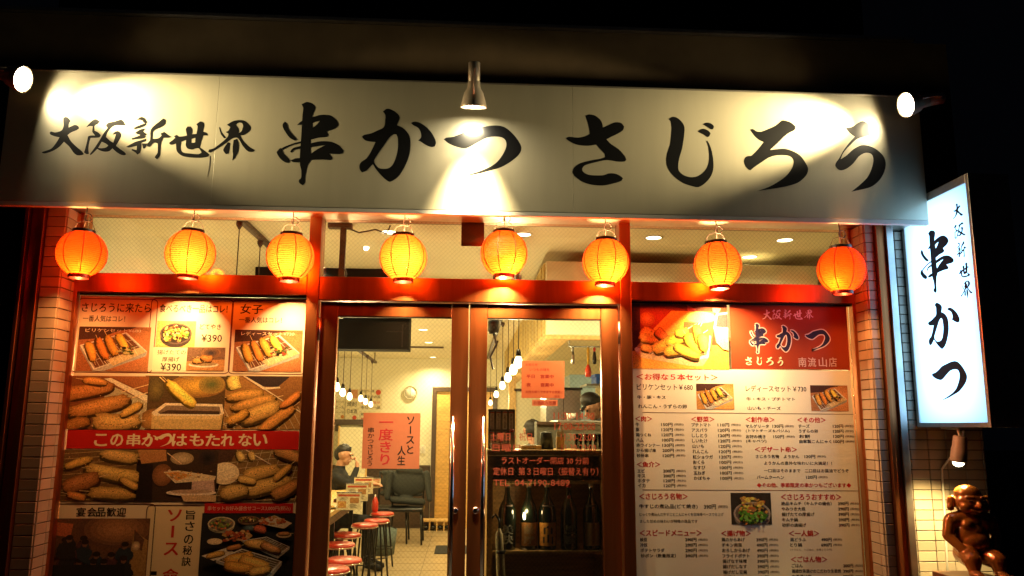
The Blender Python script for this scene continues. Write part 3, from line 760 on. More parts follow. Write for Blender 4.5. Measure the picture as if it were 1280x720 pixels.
for i, (px, py, dia, bo, sh, pw, lab) in enumerate(LN):
    LYc = 4.035 if i not in (0, 7) else 3.905
    c = at(px, py, LYc); dv = c-Vector((0, 0, EYE)); dep = dv.dot(_f); rad = dia/2000*dep*dep/dv.length
    t = thing('paper_lantern', lab, 'lantern', c, 'round paper lanterns hanging under the sign')
    H_ = rad*.93; prof = []
    NR = 23
    for k in range(NR*4+1):
        u = k/(NR*4); z = -H_+2*H_*u
        base = math.sqrt(max(0, 1-(z/(rad*1.03))**2))*rad
        cut = math.cos(u*NR*math.tau)      # accordion folds between hoops
        prof.append((base*(1-.012*(1-cut)/2), z))
    tl = (random.uniform(-.06, .06), random.uniform(-.05, .05))
    mt = Matrix.Rotation(tl[0], 4, 'Y') @ Matrix.Rotation(tl[1], 4, 'X')
    MB().lathe(prof, mt, 48).build('paper_shade', SH[sh], t, world=False)
    # vertical seam lines where the paper strips overlap
    off = random.uniform(0, .6)
    for s_ in range(8):
        a = off + s_*math.tau/8
        pts = [mt @ Vector((p[0]*1.006*math.cos(a), p[0]*1.006*math.sin(a), p[1])) for p in prof[2:-2:3]]
        MB().tube(pts, .0023, 5).build('seam', M['seam'], t, world=False)
    rb = MB()
    for k in range(1, NR):
        u = k/NR; z = -H_+2*H_*u; r_ = math.sqrt(max(0, 1-(z/(rad*1.03))**2))*rad*1.003
        rb.tube([mt @ Vector((r_*math.cos(q), r_*math.sin(q), z)) for q in [j*math.tau/40 for j in range(41)]], .0013, 4, False)
    rb.build('bamboo_hoops', M['rib'], t, world=False)
    rt = prof[-1][0]*1.02
    top_col = M['lblk']
    MB().lathe([(rt*.9, H_-.004), (rt*1.06, H_-.004), (rt*1.06, H_+.012), (rt*.9, H_+.012), (rt*.9, H_-.004)], mt, 32, smooth=False).build('top_ring', top_col, t, world=False)
    MB().lathe([(rt*.86, -H_+.003), (rt*.98, -H_+.003), (rt*.98, -H_-.017), (rt*.86, -H_-.017), (rt*.86, -H_+.003)], mt, 32, smooth=False).build('bottom_ring', M['lred'], t, world=False)
    MB().tube([mt @ Vector((rt*1.0, .0, H_+.015)), mt @ Vector((rt*.7, 0, H_+.05)), mt @ Vector((0, 0, H_+.062)), mt @ Vector((-rt*.7, 0, H_+.05)), mt @ Vector((-rt*1.0, 0, H_+.015))], .0016, 6).build('bail_wire', M['wire'], t, world=False)
    zt = 2.66-c.z
    MB().tube([(0, 0, H_+.03), (.004, .004, (H_+zt)/2), (0, .01, zt)], .003, 6).build('hanging_cable', M['wire'], t, world=False)
    cr = [(math.cos(a)*.018+.014, .0, math.sin(a)*.02+min(zt-.02, H_+.075)) for a in [k*.55 for k in range(12)]]
    MB().tube(cr, .0028, 6).build('cable_coil', M['wire'], t, world=False)
    MB().tube([(bo[0], bo[1]+.0, bo[2]+.03), (bo[0]*.5, 0, H_*.6), (0, 0, H_+.01)], .0015, 5).build('inner_cord', M['wire'], t, world=False)
    MB().ball(Vector(bo), .013).build('bulb', M['lanbulb'], t, world=False, smooth=True)
    light('POINT', 'lantern_light', c+Vector(bo), pw*1.65, LCOL.get(i, (1, .56, .20)), t, .034)

# ------------------------------------------------------------------ projecting sign box
PX = 2.396; PYN, PYF, PZ0, PZ1 = 3.565, 4.17, 1.56, 2.765
ps = thing('projecting_sign_box', 'tall white lit sign box projecting from the wall at the right', 'sign', (PX+.1, 3.86, 1.5))
box('case', M['signedge'], ps, PX+.012, PX+.2, PYN, PYF, PZ0, PZ1, bevel=.004)
RIM = .022
box('face_rim', M['trim'], ps, PX-.006, PX+.011, PYN-.001, PYN+RIM, PZ0-.001, PZ1+.001, bevel=.002)
box('face_rim', M['trim'], ps, PX-.006, PX+.011, PYF-RIM, PYF+.001, PZ0-.001, PZ1+.001, bevel=.002)
box('face_rim', M['trim'], ps, PX-.0055, PX+.0105, PYN+RIM+.0005, PYF-RIM-.0005, PZ1-RIM-.02, PZ1+.0005, bevel=.002)
box('face_rim', M['trim'], ps, PX-.0055, PX+.0105, PYN+RIM+.0005, PYF-RIM-.0005, PZ0-.0005, PZ0+RIM, bevel=.002)
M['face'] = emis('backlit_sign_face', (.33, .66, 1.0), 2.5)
def face_falloff(m):      # backlight falloff put into the emission, no tubes behind: bright centre, weaker towards the frame
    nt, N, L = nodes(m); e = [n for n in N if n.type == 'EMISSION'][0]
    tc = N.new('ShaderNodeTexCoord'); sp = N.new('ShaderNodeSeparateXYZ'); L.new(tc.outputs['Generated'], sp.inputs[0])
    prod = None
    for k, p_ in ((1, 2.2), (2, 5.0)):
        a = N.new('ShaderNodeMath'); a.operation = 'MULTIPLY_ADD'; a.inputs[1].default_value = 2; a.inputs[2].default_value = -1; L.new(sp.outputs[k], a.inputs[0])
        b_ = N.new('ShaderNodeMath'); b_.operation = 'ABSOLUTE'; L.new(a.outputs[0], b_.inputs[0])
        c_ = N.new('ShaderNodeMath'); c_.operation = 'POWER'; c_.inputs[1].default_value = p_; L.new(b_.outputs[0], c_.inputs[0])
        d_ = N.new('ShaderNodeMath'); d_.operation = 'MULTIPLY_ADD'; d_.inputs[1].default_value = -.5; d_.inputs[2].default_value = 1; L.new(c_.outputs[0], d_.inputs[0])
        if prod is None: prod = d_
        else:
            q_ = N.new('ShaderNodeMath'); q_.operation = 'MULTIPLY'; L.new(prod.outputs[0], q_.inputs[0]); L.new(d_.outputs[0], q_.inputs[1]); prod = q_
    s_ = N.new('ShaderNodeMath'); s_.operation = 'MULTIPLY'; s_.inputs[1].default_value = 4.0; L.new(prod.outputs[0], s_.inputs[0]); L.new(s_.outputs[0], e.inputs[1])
face_falloff(M['face'])
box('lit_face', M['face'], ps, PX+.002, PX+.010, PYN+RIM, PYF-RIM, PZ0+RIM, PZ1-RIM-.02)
M['ink2'] = mat('navy_black_sign_film', (.008, .01, .03), .4)
box('bracket', M['signedge'], ps, PX+.06, PX+.14, PYF+.001, FY-.015, 2.5, 2.56)
box('bracket', M['signedge'], ps, PX+.06, PX+.14, PYF+.001, FY-.015, 1.7, 1.76)
def boxglyph(k, x0, y0, x1, y1, rim=0):
    # bounding corners in photo pixels on the face; u runs from the wall towards the street
    cx, cyy = (x0+x1)/2, (y0+y1)/2
    l, r_ = atX(x0, cyy, PX), atX(x1, cyy, PX); t_, b_ = atX(cx, y0, PX), atX(cx, y1, PX)
    ua, ub = PYF-l.y, PYF-r_.y
    bm = bmesh.new()
    for i, loops in enumerate(gfit(k, ua, b_.z, ub, t_.z)):
        solid(bm, loops, lambda u, v, d, i=i: Vector((PX+.0015-d-.0001*i, PYF-u, v)), .001)
    me = bpy.data.meshes.new('character'); bmesh.ops.recalc_face_normals(bm, faces=bm.faces); bm.to_mesh(me); bm.free(); me.materials.append(M['ink2'])
    link('character', me, ps)
boxglyph('kushi', 1149, 285, 1192, 366); boxglyph('ka', 1159, 376, 1200, 436); boxglyph('tsu', 1165, 452, 1209, 500)
for k, bb in zip(SMALL, ((1190, 254, 1203, 272), (1192, 279, 1206, 297), (1195, 302, 1208, 323), (1198, 329, 1212, 347), (1200, 351, 1215, 373))): boxglyph(k, *bb)

# ------------------------------------------------------------------ wall lamp over the statue
wlp = at(1198, 577, 3.885)
wt = thing('wall_lamp', 'small canister lamp under the projecting sign, lighting the tiled wall', 'lamp', wlp)
dn = Vector((-.08, .14, -1)).normalized(); m_ = dirm(wlp, dn)
MB().lathe([(.0, -.125), (.028, -.125), (.032, -.12), (.033, -.07), (.036, -.068), (.038, -.005), (.038, 0), (.033, 0), (.028, -.02), (0, -.02)], m_, 28).build('lamp_can', mat('beige_lamp_paint', (.42, .30, .22), .4), wt)
MB().lathe([(0, -.012), (.031, -.012), (.03, -.009), (0, -.007)], m_, 24).build('lens', M['down'], wt)
e_ = wlp-dn*.12
MB().tube([e_, e_+Vector((.01, .03, .04)), (e_.x+.02, 4.05, PZ0-.002)], .007, 8).build('arm', M['bell'], wt)
MB().tube([e_+Vector((.02, 0, .03)), e_+Vector((.05, .06, -.02)), (e_.x+.075, FY-.03, wlp.z-.05), (e_.x+.07, FY-.025, wlp.z-.35), (e_.x+.05, FY-.025, wlp.z-.9)], .0055, 8).build('cable', M['soffit'], wt)
MB().ball(wlp+dn*.004, .027, (1, 1, .8)).build('bulb', M['down'], wt, smooth=True)
light('SPOT', 'wall_lamp_beam', wlp+dn*.035, 60, (1, .76, .30), wt, .03, (-.10, .38, -1), 115, .9)

# ================================================================== POSTERS ON THE WINDOWS
CREAM = (.78, .68, .50); BRN = (.16, .03, .015); INK = (.012, .008, .007); REDB = (.50, .012, .008); WHITE = (.85, .80, .68)
FRY = (.52, .25, .04); FRYO = (.50, .17, .03); FRYY = (.66, .42, .06)
PY = FY-.0005
# ---- left: food poster
lp = thing('food_poster', 'tall poster of skewers and prices filling the left shop window', 'poster', (-1.43, FY-.004, 0))
b = Print(PY)
xa, _, _, zt_ = b.rect(93, 369, 381, 372); xb = b.W(379, 470).x; zb = .37
b.wrect(-1.992, zb, xb, 2.203, CREAM); b.up()
b.build('backing_sheet', M['print'], lp)
def card(x0, y0, x1, y1, draw, name='card', bgc=None, col=BRN):
    p = Print(PY-.0006); a, bb, c, d = p.rect(x0, y0, x1, y1)
    if bgc: p.wrect(a+.006, bb+.006, c-.006, d-.006, bgc); p.up()
    p.outline(a, bb, c, d, .022, .0042, col); p.up(); draw(p); p.build(name, M['print'], lp)
def c1(p):
    p.text('さじろうに来たら', 103, 378, 188, 391, INK, .014); p.text('一番人気はコレ！', 104, 394, 156, 402.5, INK, .014)
card(98, 373, 190, 466, c1)
def c2(p):
    p.text('食べるべき一品はコレ！', 200, 380, 284, 391.5, INK, .016)
    p.text('どてやき', 250, 405, 276, 412, INK, .014); p.text('¥390', 252, 418, 277, 427.5, INK, .01)
    p.fill(192, 434, 234, 465, (.82, .78, .55)); p.up()
    p.text('揚げたての', 197, 437, 232, 443.5, INK, .006); p.text('厚揚げ', 203, 446, 224, 452, INK, .014); p.text('¥390', 201, 454, 226, 463.5, INK, .01)
card(190, 373, 286, 467, c2)
def c3(p):
    p.text('女子', 301, 380, 328, 392.5, INK, .016); p.text('一番人気はコレ！', 299, 396, 352, 404, INK, .014)
card(291, 375, 381, 468, c3)
def pic(x0, y0, x1, y1, bgc, parent, fn, name='photograph', base=.001):
    p = Photo(PY, x0, y0, x1, y1, bgc, base); fn(p); p.build(name, M['photo'], parent); return p
def skew_set(p, s=1.0, x=0, y=0, cap=None, dark=(.13, .05, .025)):
    x0, y0, x1, y1 = p.px; w_, h_ = x1-x0, y1-y0
    X = lambda u: x0+u*w_; Y = lambda v: y0+v*h_
    p.poly([(x0, y0), (X(.8), y0), (X(.4), Y(.25)), (x0, Y(.3))], (.05, .02, .015))
    p.soft(X(.75), Y(.55), w_*.5, h_*.5, p_bg, tuple(min(1, q*1.5) for q in p_bg))
    i4 = p.tray([(X(.03), Y(.42)), (X(.66), Y(.12)), (X(.97), Y(.55)), (X(.25), Y(.97))], inner=dark, depth=h_*.1, wires=11)
    p.poly([(X(.42), Y(.75)), (X(.88), Y(.45)), (X(.96), Y(.56)), (X(.52), Y(.88))], (.55, .42, .22))
    for k in range(5):
        p.stroke(X(.45+.1*k), Y(.88-.06*k), X(.38+.1*k), Y(.76-.07*k), .5, (.75, .65, .45))
    for k, (u, v, L_, W_, an) in enumerate(((.2, .56, .44, .19, 70), (.34, .5, .5, .17, 64), (.47, .42, .46, .18, 62), (.62, .34, .40, .17, 58))):
        p.fry(X(u), Y(v), L_*h_*1.1, W_*h_*.95, an, (FRY, FRYO, FRY, FRYY)[k], crumbs=26)
    p.specks(X(.55), Y(.42), X(.8), Y(.6), 26, h_*.04, [(.08, .10, .02), (.4, .06, .03), (.6, .5, .2), (.03, .02, .01)])
    if cap: p.text(*cap)
p_bg = (.34, .13, .05)
def pset(x0, y0, x1, y1, parent, cap=None, base=.0014):
    p = Photo(PY, x0, y0, x1, y1, p_bg, base); skew_set(p)
    if cap: p.clip = None; p.text(cap, x0+8, y0+2.5, x1-8, y0+8, (.75, .6, .45), 0)
    p.build('photograph', M['photo'], parent)
pset(99.5, 408, 184.5, 464.5, lp, 'ビリケンセット¥680')
pset(294, 412, 376, 465, lp, 'レディースセット¥730')
BEEF = [(.22, .08, .03), (.12, .04, .02), (.35, .16, .06), (.5, .35, .08), (.10, .22, .03), (.75, .62, .3), (.55, .4, .15)]
pic(197, 401, 243, 434, (.72, .50, .16), lp, lambda p: (p.bowl(220, 417, 19, 13.5, (.10, .07, .06), BEEF), p.specks(212, 412, 228, 421, 26, 1.3, [(.6, .6, .08), (.2, .35, .04), (.8, .7, .4)])), base=.0014)
def atsu(p):
    p.soft(263, 441, 12, 7, (.2, .1, .05), (.04, .03, .04)); p.poly([(234, 452), (280, 449), (280, 464), (234, 464)], (.42, .20, .07))
    p.ell(255, 456, 18, 3.6, (.62, .56, .46)); p.ell(255, 455, 16, 2.6, (.3, .2, .1))
    p.fry(248, 451, 14, 7, -6, (.5, .22, .06)); p.fry(258, 448, 15, 8, 10, (.45, .18, .05)); p.specks(240, 446, 268, 455, 20, .8, [(.1, .06, .03), (.6, .4, .15), (.1, .15, .03)])
pic(234.5, 434, 280, 463.5, (.20, .11, .07), lp, atsu, base=.0014)
# first row of photographs
def r1a(p):
    p.poly([(120, 469), (181, 469), (181, 492), (140, 472)], (.25, .09, .03)); p.poly([(128, 473), (136, 472), (181, 494), (181, 503)], (.62, .55, .40))
    p.poly([(134, 480), (181, 503), (181, 537), (120, 537)], (.36, .32, .20))
    for k in range(9): p.stroke(150+k*5, 537, 165+k*5, 500, .7, (.6, .55, .38))
    p.stroke(150, 490, 181, 480, .9, (.7, .5, .25)); p.stroke(155, 500, 181, 490, .9, (.7, .5, .25))
    p.fry(110, 488, 62, 17, -12, (.36, .15, .04), crumbs=90); p.fry(125, 508, 76, 18, -14, (.40, .19, .05), crumbs=110)
    p.fry(148, 528, 56, 22, -4, (.50, .30, .09), crumbs=100); p.fry(100, 530, 34, 15, -20, (.30, .13, .03), crumbs=60)
    p.fry(163, 512, 30, 10, -34, (.52, .30, .07), crumbs=30); p.fry(118, 476, 30, 9, 8, (.42, .2, .05), crumbs=30)
    p.specks(90, 480, 165, 535, 60, .8, [(.7, .5, .2), (.2, .08, .02)])
pic(86, 469.5, 181, 537, (.22, .08, .03), lp, r1a)
def r1b(p):
    p.soft(245, 482, 34, 15, (.22, .11, .03), (.62, .36, .06)); p.soft(262, 480, 16, 12, (.3, .2, .05), (.10, .12, .04)); p.soft(196, 487, 10, 16, (.07, .05, .02), (.14, .10, .03))
    p.stroke(222, 470, 240, 474, 1, (.3, .2, .1))
    p.soft(200, 525, 22, 14, (.2, .1, .03), (.55, .27, .07))
    p.poly([(193, 516), (208, 504), (276, 506), (278, 518), (276, 537), (194, 537)], (.52, .36, .14))
    p.poly([(193, 516), (208, 504), (276, 505), (279, 517), (272, 520), (196, 520)], (.70, .60, .42)); p.poly([(200, 516), (210, 507), (273, 508), (275, 516), (270, 518), (203, 518)], (.20, .14, .09))
    p.poly([(203, 517), (212, 513), (273, 514), (274, 518)], (.05, .03, .02)); p.poly([(196, 521), (276, 520), (275, 524), (197, 525)], (.62, .46, .20))
    p.stroke(199, 471, 209, 480, 1.2, (.7, .5, .2)); p.fry(226, 492, 48, 13, 42, (.80, .52, .08), crumbs=60)
pic(182, 469.5, 281.5, 537, (.10, .06, .025), lp, r1b)
def r1c(p):
    p.poly([(283, 470), (300, 470), (379, 520), (379, 537), (283, 537)], (.30, .16, .05)); p.poly([(306, 470), (360, 470), (345, 484), (320, 482)], (.03, .02, .02))
    p.poly([(303, 470), (306, 470), (330, 484), (348, 483), (349, 485), (329, 487)], (.60, .52, .36)); p.stroke(330, 486, 379, 518, 1.3, (.6, .52, .36))
    for k in range(12): p.stroke(288+k*9, 537, 272+k*9, 508, .7, (.5, .42, .25))
    p.fry(292, 478, 20, 16, 75, (.66, .50, .13), crumbs=40); p.fry(306, 494, 46, 13, -8, (.45, .25, .06), crumbs=60); p.fry(318, 503, 56, 13, -14, (.45, .24, .06), crumbs=80)
    p.fry(326, 516, 52, 19, -22, (.52, .30, .08), crumbs=100); p.fry(345, 524, 54, 13, -38, (.50, .22, .05), crumbs=70); p.fry(300, 522, 30, 11, -30, (.50, .26, .05), crumbs=30); p.fry(362, 500, 30, 9, -40, (.5, .18, .04), crumbs=24); p.specks(285, 520, 300, 536, 16, 1, [(.6, .5, .3), (.1, .06, .02)])
pic(283, 469.5, 378.5, 537, (.26, .12, .04), lp, r1c)
# red banner
ban = Print(PY-.0016); a, bb, c, d = ban.rect(80, 537, 373, 562); ban.wrect(-1.99, bb, c, d, REDB); ban.up()
chars = 'この串かつはもたれない'
xs = [119, 139, 159.5, 178, 196.5, 216, 238, 258, 277, 299, 317.5]; ws = [14, 14, 15, 19, 19, 17, 16, 16, 15, 15, 16]
for ch, x_, w_ in zip(chars, xs, ws):
    if ch in 'かつ':
        q0, q1, q2, q3 = ban.rect(x_, 541.5, x_+w_, 558.5); ban.glyph({'串': 'kushi', 'か': 'ka', 'つ': 'tsu'}[ch], q0, q1, q2, q3, (.80, .68, .45))
    else: ban.text(ch, x_, 542.5, x_+w_, 557.5, (.80, .68, .45), .03)
ban.build('banner', M['print'], lp)
def r2a(p):
    for k in range(10): p.stroke(72, 568+k*6.5, 172, 560+k*6.8, .8, (.36, .26, .10))
    p.fry(146, 570, 46, 15, 8, (.45, .29, .09), crumbs=70); p.fry(140, 592, 70, 17, 12, (.50, .33, .09), crumbs=110); p.fry(104, 603, 44, 20, -18, (.30, .13, .04), crumbs=70); p.fry(140, 616, 56, 15, 4, (.40, .25, .07), crumbs=80); p.fry(98, 578, 34, 10, -20, (.48, .30, .07), crumbs=30); p.fry(160, 604, 26, 9, 30, (.5, .3, .08), crumbs=30); p.fry(100, 620, 24, 9, 14, (.46, .2, .05), crumbs=20); p.specks(84, 566, 168, 625, 50, .8, [(.6, .42, .18), (.12, .05, .02)])
pic(78, 562, 171, 627, (.17, .10, .04), lp, r2a)
def r2b(p):
    p.poly([(172, 562), (206, 562), (208, 576), (178, 580)], (.36, .17, .06)); p.soft(226, 573, 14, 8, (.3, .22, .12), (.5, .4, .25)); p.soft(256, 572, 10, 9, (.03, .02, .02), (.01, .01, .01))
    p.poly([(172, 580), (192, 580), (194, 627), (172, 627)], (.015, .01, .01)); p.soft(204, 594, 12, 14, (.16, .07, .03), (.30, .13, .05))
    p.stroke(208, 566, 226, 580, 1, (.7, .5, .3))
    p.poly([(205, 590), (222, 588), (268, 595), (267, 600), (220, 604)], (.60, .50, .32)); p.poly([(208, 591), (222, 590), (240, 594), (222, 601)], (.55, .25, .06)); p.specks(208, 588, 262, 598, 40, 1.6, [(.55, .27, .07), (.7, .5, .2), (.35, .2, .08), (.7, .6, .4)])
    p.poly([(240, 602), (266, 600), (268, 614), (240, 616)], (.45, .32, .28)); p.ell(240, 616, 30, 4, (.65, .55, .45)); p.ell(240, 614.5, 25, 2.6, (.4, .28, .2)); p.poly([(228, 619), (270, 619), (270, 627), (232, 627)], (.5, .35, .2))
pic(172.5, 562, 272, 627, (.05, .03, .02), lp, r2b)
def r2c(p):
    for k in range(9): p.stroke(290+k*12, 562, 272+k*12, 627, .7, (.4, .32, .18)); p.stroke(273, 572+k*8, 378, 560+k*9, .7, (.4, .32, .18))
    p.ell(283, 592, 17, 14, (.66, .54, .34)); p.ell(282, 590, 14, 11, (.72, .60, .40))
    p.stroke(306, 562, 345, 585, 1.2, (.6, .5, .35)); p.poly([(273, 562), (296, 562), (290, 575), (273, 580)], (.06, .03, .02))
    p.fry(300, 570, 14, 9, 60, (.5, .35, .12), crumbs=20); p.fry(314, 570, 12, 8, 70, (.5, .35, .12), crumbs=20)
    p.fry(360, 568, 40, 14, 20, (.36, .18, .06), crumbs=50); p.fry(326, 590, 46, 16, -14, (.46, .28, .08), crumbs=80); p.fry(334, 607, 60, 18, -16, (.50, .31, .09), crumbs=100); p.fry(357, 612, 36, 15, -30, (.42, .20, .06), crumbs=60); p.fry(296, 614, 34, 17, -10, (.44, .28, .09), crumbs=60); p.fry(352, 590, 28, 9, -44, (.5, .28, .07), crumbs=24); p.fry(310, 600, 24, 9, 10, (.52, .33, .1), crumbs=20); p.specks(290, 566, 368, 625, 50, .8, [(.6, .42, .18), (.12, .05, .02)])
pic(273.5, 562, 372.5, 627, (.22, .13, .05), lp, r2c)
# bottom cards
def c4(p):
    for ch, x_ in zip('宴会品歓迎', (96, 109.5, 121, 134, 146.5)): p.text(ch, x_, 634.5, x_+10.5, 645.5, INK, .018)
card(67, 630, 182, 790, c4, col=(.08, .02, .012))
def crowd(p):
    p.soft(140, 662, 45, 24, (.10, .05, .03), (.34, .17, .07)); p.poly([(63, 652), (90, 655), (88, 672), (63, 668)], (.40, .12, .05)); p.poly([(160, 664), (176, 676), (176, 760), (150, 760)], (.28, .17, .06))
    p.poly([(160, 662), (172, 675), (170, 690), (160, 680)], (.10, .05, .03)); p.soft(163, 683, 5, 6, (.3, .2, .1), (.65, .5, .3))
    for k in range(16):
        x, y = random.uniform(70, 155), random.uniform(672, 705)
        p.ell(x, y+12, 9, 12, random.choice([(.02, .03, .04), (.05, .03, .03), (.02, .02, .02), (.07, .03, .03)]), 0, .2); p.ell(x, y, 3.2, 4.2, (.15, .075, .045), 0, .15); p.ell(x, y-2.5, 4.3, 3.3, (.02, .015, .01))
    p.fill(62, 706, 150, 785, (.02, .02, .02))
pic(66, 648, 177, 785, (.14, .07, .035), lp, crowd, base=.0016)
def c5(p):
    REDT = (.55, .035, .02)
    p.text('ソ', 210.5, 637, 226, 651.5, REDT, .025); p.fill(214.7, 657, 217.0, 672, REDT); p.text('ス', 206, 678.5, 222, 694, REDT, .025); p.text('命', 204, 711, 222, 727, REDT, .025)
    for ch, y_, x_ in zip('旨さの秘訣', (638, 652, 668.5, 682, 696), (233, 232, 230.5, 229, 227.5)): p.text(ch, x_, y_, x_+10.5, y_+11.5, INK, .02)
    p.text('一', 189, 715, 195.5, 718, INK, .05)
card(184, 631.5, 248, 790, c5, bgc=(.76, .64, .40), col=(.10, .03, .015))
def redlab(p):
    p.text('串セットお好み盛合せコース3,000円(税込)', 260, 632.5, 363, 639, (.70, .45, .35), .01)
rl = Print(PY-.0016); rl.fill(256, 629, 366, 641.5, REDB); rl.up(); redlab(rl); rl.build('course_label', M['print'], lp)
def dishes(p):
    p.bowl(276, 655, 16, 9, (.50, .46, .32), [(.12, .20, .04), (.2, .28, .06), (.35, .3, .1), (.45, .15, .06)], 50)
    p.bowl(308, 650, 13, 5, (.20, .12, .07), BEEF, 30); p.soft(310, 660, 9, 4, (.02, .03, .04), (.10, .16, .18))
    p.poly([(319, 651), (338, 644), (359, 654), (350, 661), (326, 656)], (.56, .48, .36)); p.specks(322, 646, 350, 655, 40, 2.2, [(.45, .10, .04), (.55, .30, .10), (.6, .2, .08)])
    p.fry(322, 661, 15, 9, 15, (.4, .10, .05), crumbs=20); p.ell(350, 669, 9, 3.6, (.5, .38, .22)); p.fry(350, 667, 14, 5, 0, (.4, .2, .08))
    p.specks(280, 664, 312, 676, 60, 2.6, [(.50, .13, .05), (.5, .3, .1), (.4, .08, .04), (.6, .4, .2)])
    p.ell(270, 677, 9, 4, (.62, .50, .32)); p.tray([(302, 676), (330, 671), (358, 684), (343, 696)], depth=3); p.fry(320, 680, 30, 11, 10, (.5, .31, .10), crumbs=40); p.fry(336, 685, 26, 9, 22, (.45, .22, .08), crumbs=40)
    p.poly([(256, 695), (284, 685), (296, 692), (270, 701)], (.55, .5, .42)); p.fry(272, 693, 22, 7, -14, (.5, .3, .08)); p.fry(293, 684, 18, 6, -14, (.4, .18, .06))
    p.tray([(273, 700), (302, 686), (350, 702), (332, 724)], depth=5); p.fry(300, 698, 34, 13, -10, (.58, .31, .07)); p.fry(318, 704, 38, 14, 16, (.60, .33, .08)); p.fry(300, 709, 34, 12, 8, (.55, .28, .06)); p.fry(325, 713, 26, 10, -12, (.58, .34, .09))
pic(253, 641.7, 364, 785, (.02, .022, .025), lp, dishes, base=.0012)

# ---- right: menu poster
mp = thing('menu_poster', 'white printed menu sheet with red headings filling the right shop window', 'menu', (1.48, FY-.004, 0))
MW = (.86, .81, .68)
b = Print(PY); x0m = .8735; x1m = 2.060
zmid = b.W(930, 462).y
b.wrect(x0m, .37, x1m, zmid, MW); b.build('backing_sheet', M['print'], mp)
def hero(p):
    p.soft(830, 400, 48, 22, (.16, .03, .02), (.42, .07, .03)); p.soft(809, 399, 10, 9, (.35, .12, .03), (.60, .30, .07)); p.poly([(789, 440), (912, 430), (912, 463), (789, 463)], (.72, .33, .05))
    p.poly([(789, 379), (800, 379), (800, 435), (789, 440)], (.05, .02, .02))
    p.poly([(817, 411), (840, 388), (895, 389), (893, 402), (862, 403), (845, 430), (815, 425)], (.72, .46, .06)); p.poly([(856, 402), (893, 402), (890, 440), (850, 440)], (.30, .10, .03))
    p.ell(878, 396, 19, 7.5, (.78, .55, .15)); p.poly([(860, 380), (872, 386), (861, 388)], (.5, .1, .06)); p.poly([(893, 383), (904, 384), (900, 391), (893, 389)], (.6, .2, .14))
    p.poly([(792, 438), (800, 428), (889, 419), (887, 444), (880, 450), (793, 440)], (.26, .12, .05))
    p.poly([(792, 437), (794, 435), (866, 447), (883, 444), (888, 419), (890, 420), (886, 447), (868, 451), (793, 440)], (.82, .72, .50))
    p.poly([(793, 440), (868, 451), (886, 447), (878, 458), (862, 458), (800, 448)], (.62, .42, .20))
    p.stroke(878, 436, 884, 449, .8, (.8, .7, .5)); p.stroke(872, 440, 884, 438, .8, (.8, .7, .5))
    for q in ((858, 412, 872, 404), (866, 414, 876, 403), (874, 413, 879, 403), (880, 416, 886, 412)): p.stroke(*q, .9, (.85, .7, .45))
    Yb = (.82, .55, .05)
    for f in ((812, 420, 26, 19, 20, (.72, .34, .05)), (826, 418, 16, 12, 40, (.66, .24, .04)), (808, 436, 16, 10, 10, (.70, .28, .05)), (829, 432, 32, 15, -30, (.75, .40, .05)), (845, 424, 30, 14, -20, Yb), (852, 416, 18, 12, 0, (.85, .60, .06)),
              (866, 430, 30, 13, 55, Yb), (874, 418, 26, 12, 80, (.85, .62, .05)), (880, 428, 22, 13, 85, (.82, .60, .06)), (842, 438, 26, 13, -10, (.75, .40, .05)), (858, 440, 36, 11, 24, (.80, .50, .06))): p.fry(*f, crumbs=50)
    p.poly([(893, 410), (897, 391), (912, 389), (912, 412)], (.74, .62, .45)); p.poly([(896, 408), (899, 393), (912, 391), (912, 409)], (.06, .04, .04)); p.poly([(893, 410), (912, 412), (912, 438), (904, 436), (896, 428)], (.68, .44, .20))
pic(788.5, 379, 911.5, 462, (.20, .05, .02), mp, hero, name='photograph', base=.0006)
rd = Print(PY-.0006); a, bb, c, d = rd.rect(911.5, 380, 1064, 462.5); rd.wrect(a, bb, x1m, d, (.30, .04, .013)); rd.up()
def rg(k, x0, y0, x1, y1, col, edge=None):
    q = rd.rect(x0, y0, x1, y1); rd.glyph(k, *q, col, edge)
for k, x_ in zip(SMALL, (952.5, 965, 978, 991, 1004.5)): rg(k, x_, 387, x_+12.5, 399.5, (.75, .50, .46))
for k, q in zip(BIG, ((936, 404.5, 961, 442), (969, 407, 999, 440), (1006, 412, 1038, 438))): rg(k, *q, (.02, .015, .05), (.011, (.80, .62, .55)))
for k, q in zip(NAME, ((931, 446, 940, 456.5), (945.5, 446, 952.5, 456.5), (957.5, 446, 967, 457), (971.5, 446, 979, 457.5))): rg(k, *q, (.80, .72, .48))
for ch, x_ in zip('南流山店', (997.5, 1009.5, 1023, 1035.5)): rd.text(ch, x_, 447, x_+10.5, 458.5, (.62, .38, .36), .02)
rd.build('heading_block', M['print'], mp)
def mset(x0, y0, x1, y1, bgc):
    global p_bg
    p_bg = bgc; pset(x0, y0, x1, y1, mp, None, .0008)
mset(870, 479.5, 918, 512, (.50, .24, .07)); mset(1012.5, 481.5, 1061, 514, (.40, .17, .07))
def salad(p):
    p.bowl(940, 642, 24, 15, (.30, .26, .22), [(.10, .30, .03), (.05, .16, .02), (.45, .5, .08), (.5, .26, .06), (.6, .45, .12), (.22, .10, .04)], 110)
    p.specks(925, 622, 955, 640, 60, 2.6, [(.62, .36, .07), (.75, .65, .12), (.5, .16, .05), (.4, .22, .08)]); p.specks(930, 640, 952, 652, 30, 2.4, [(.12, .35, .04), (.2, .45, .08)])
pic(913, 616, 965, 655.5, (.035, .03, .025), mp, salad, base=.0008)
mt_ = Print(PY-.0004)
mt_.n = 0
def L(s, x0, yc, x1, h_=4.6, col=INK, bold=.02): mt_.text(s, x0, yc-h_/2, x1, yc+h_/2, col, bold)
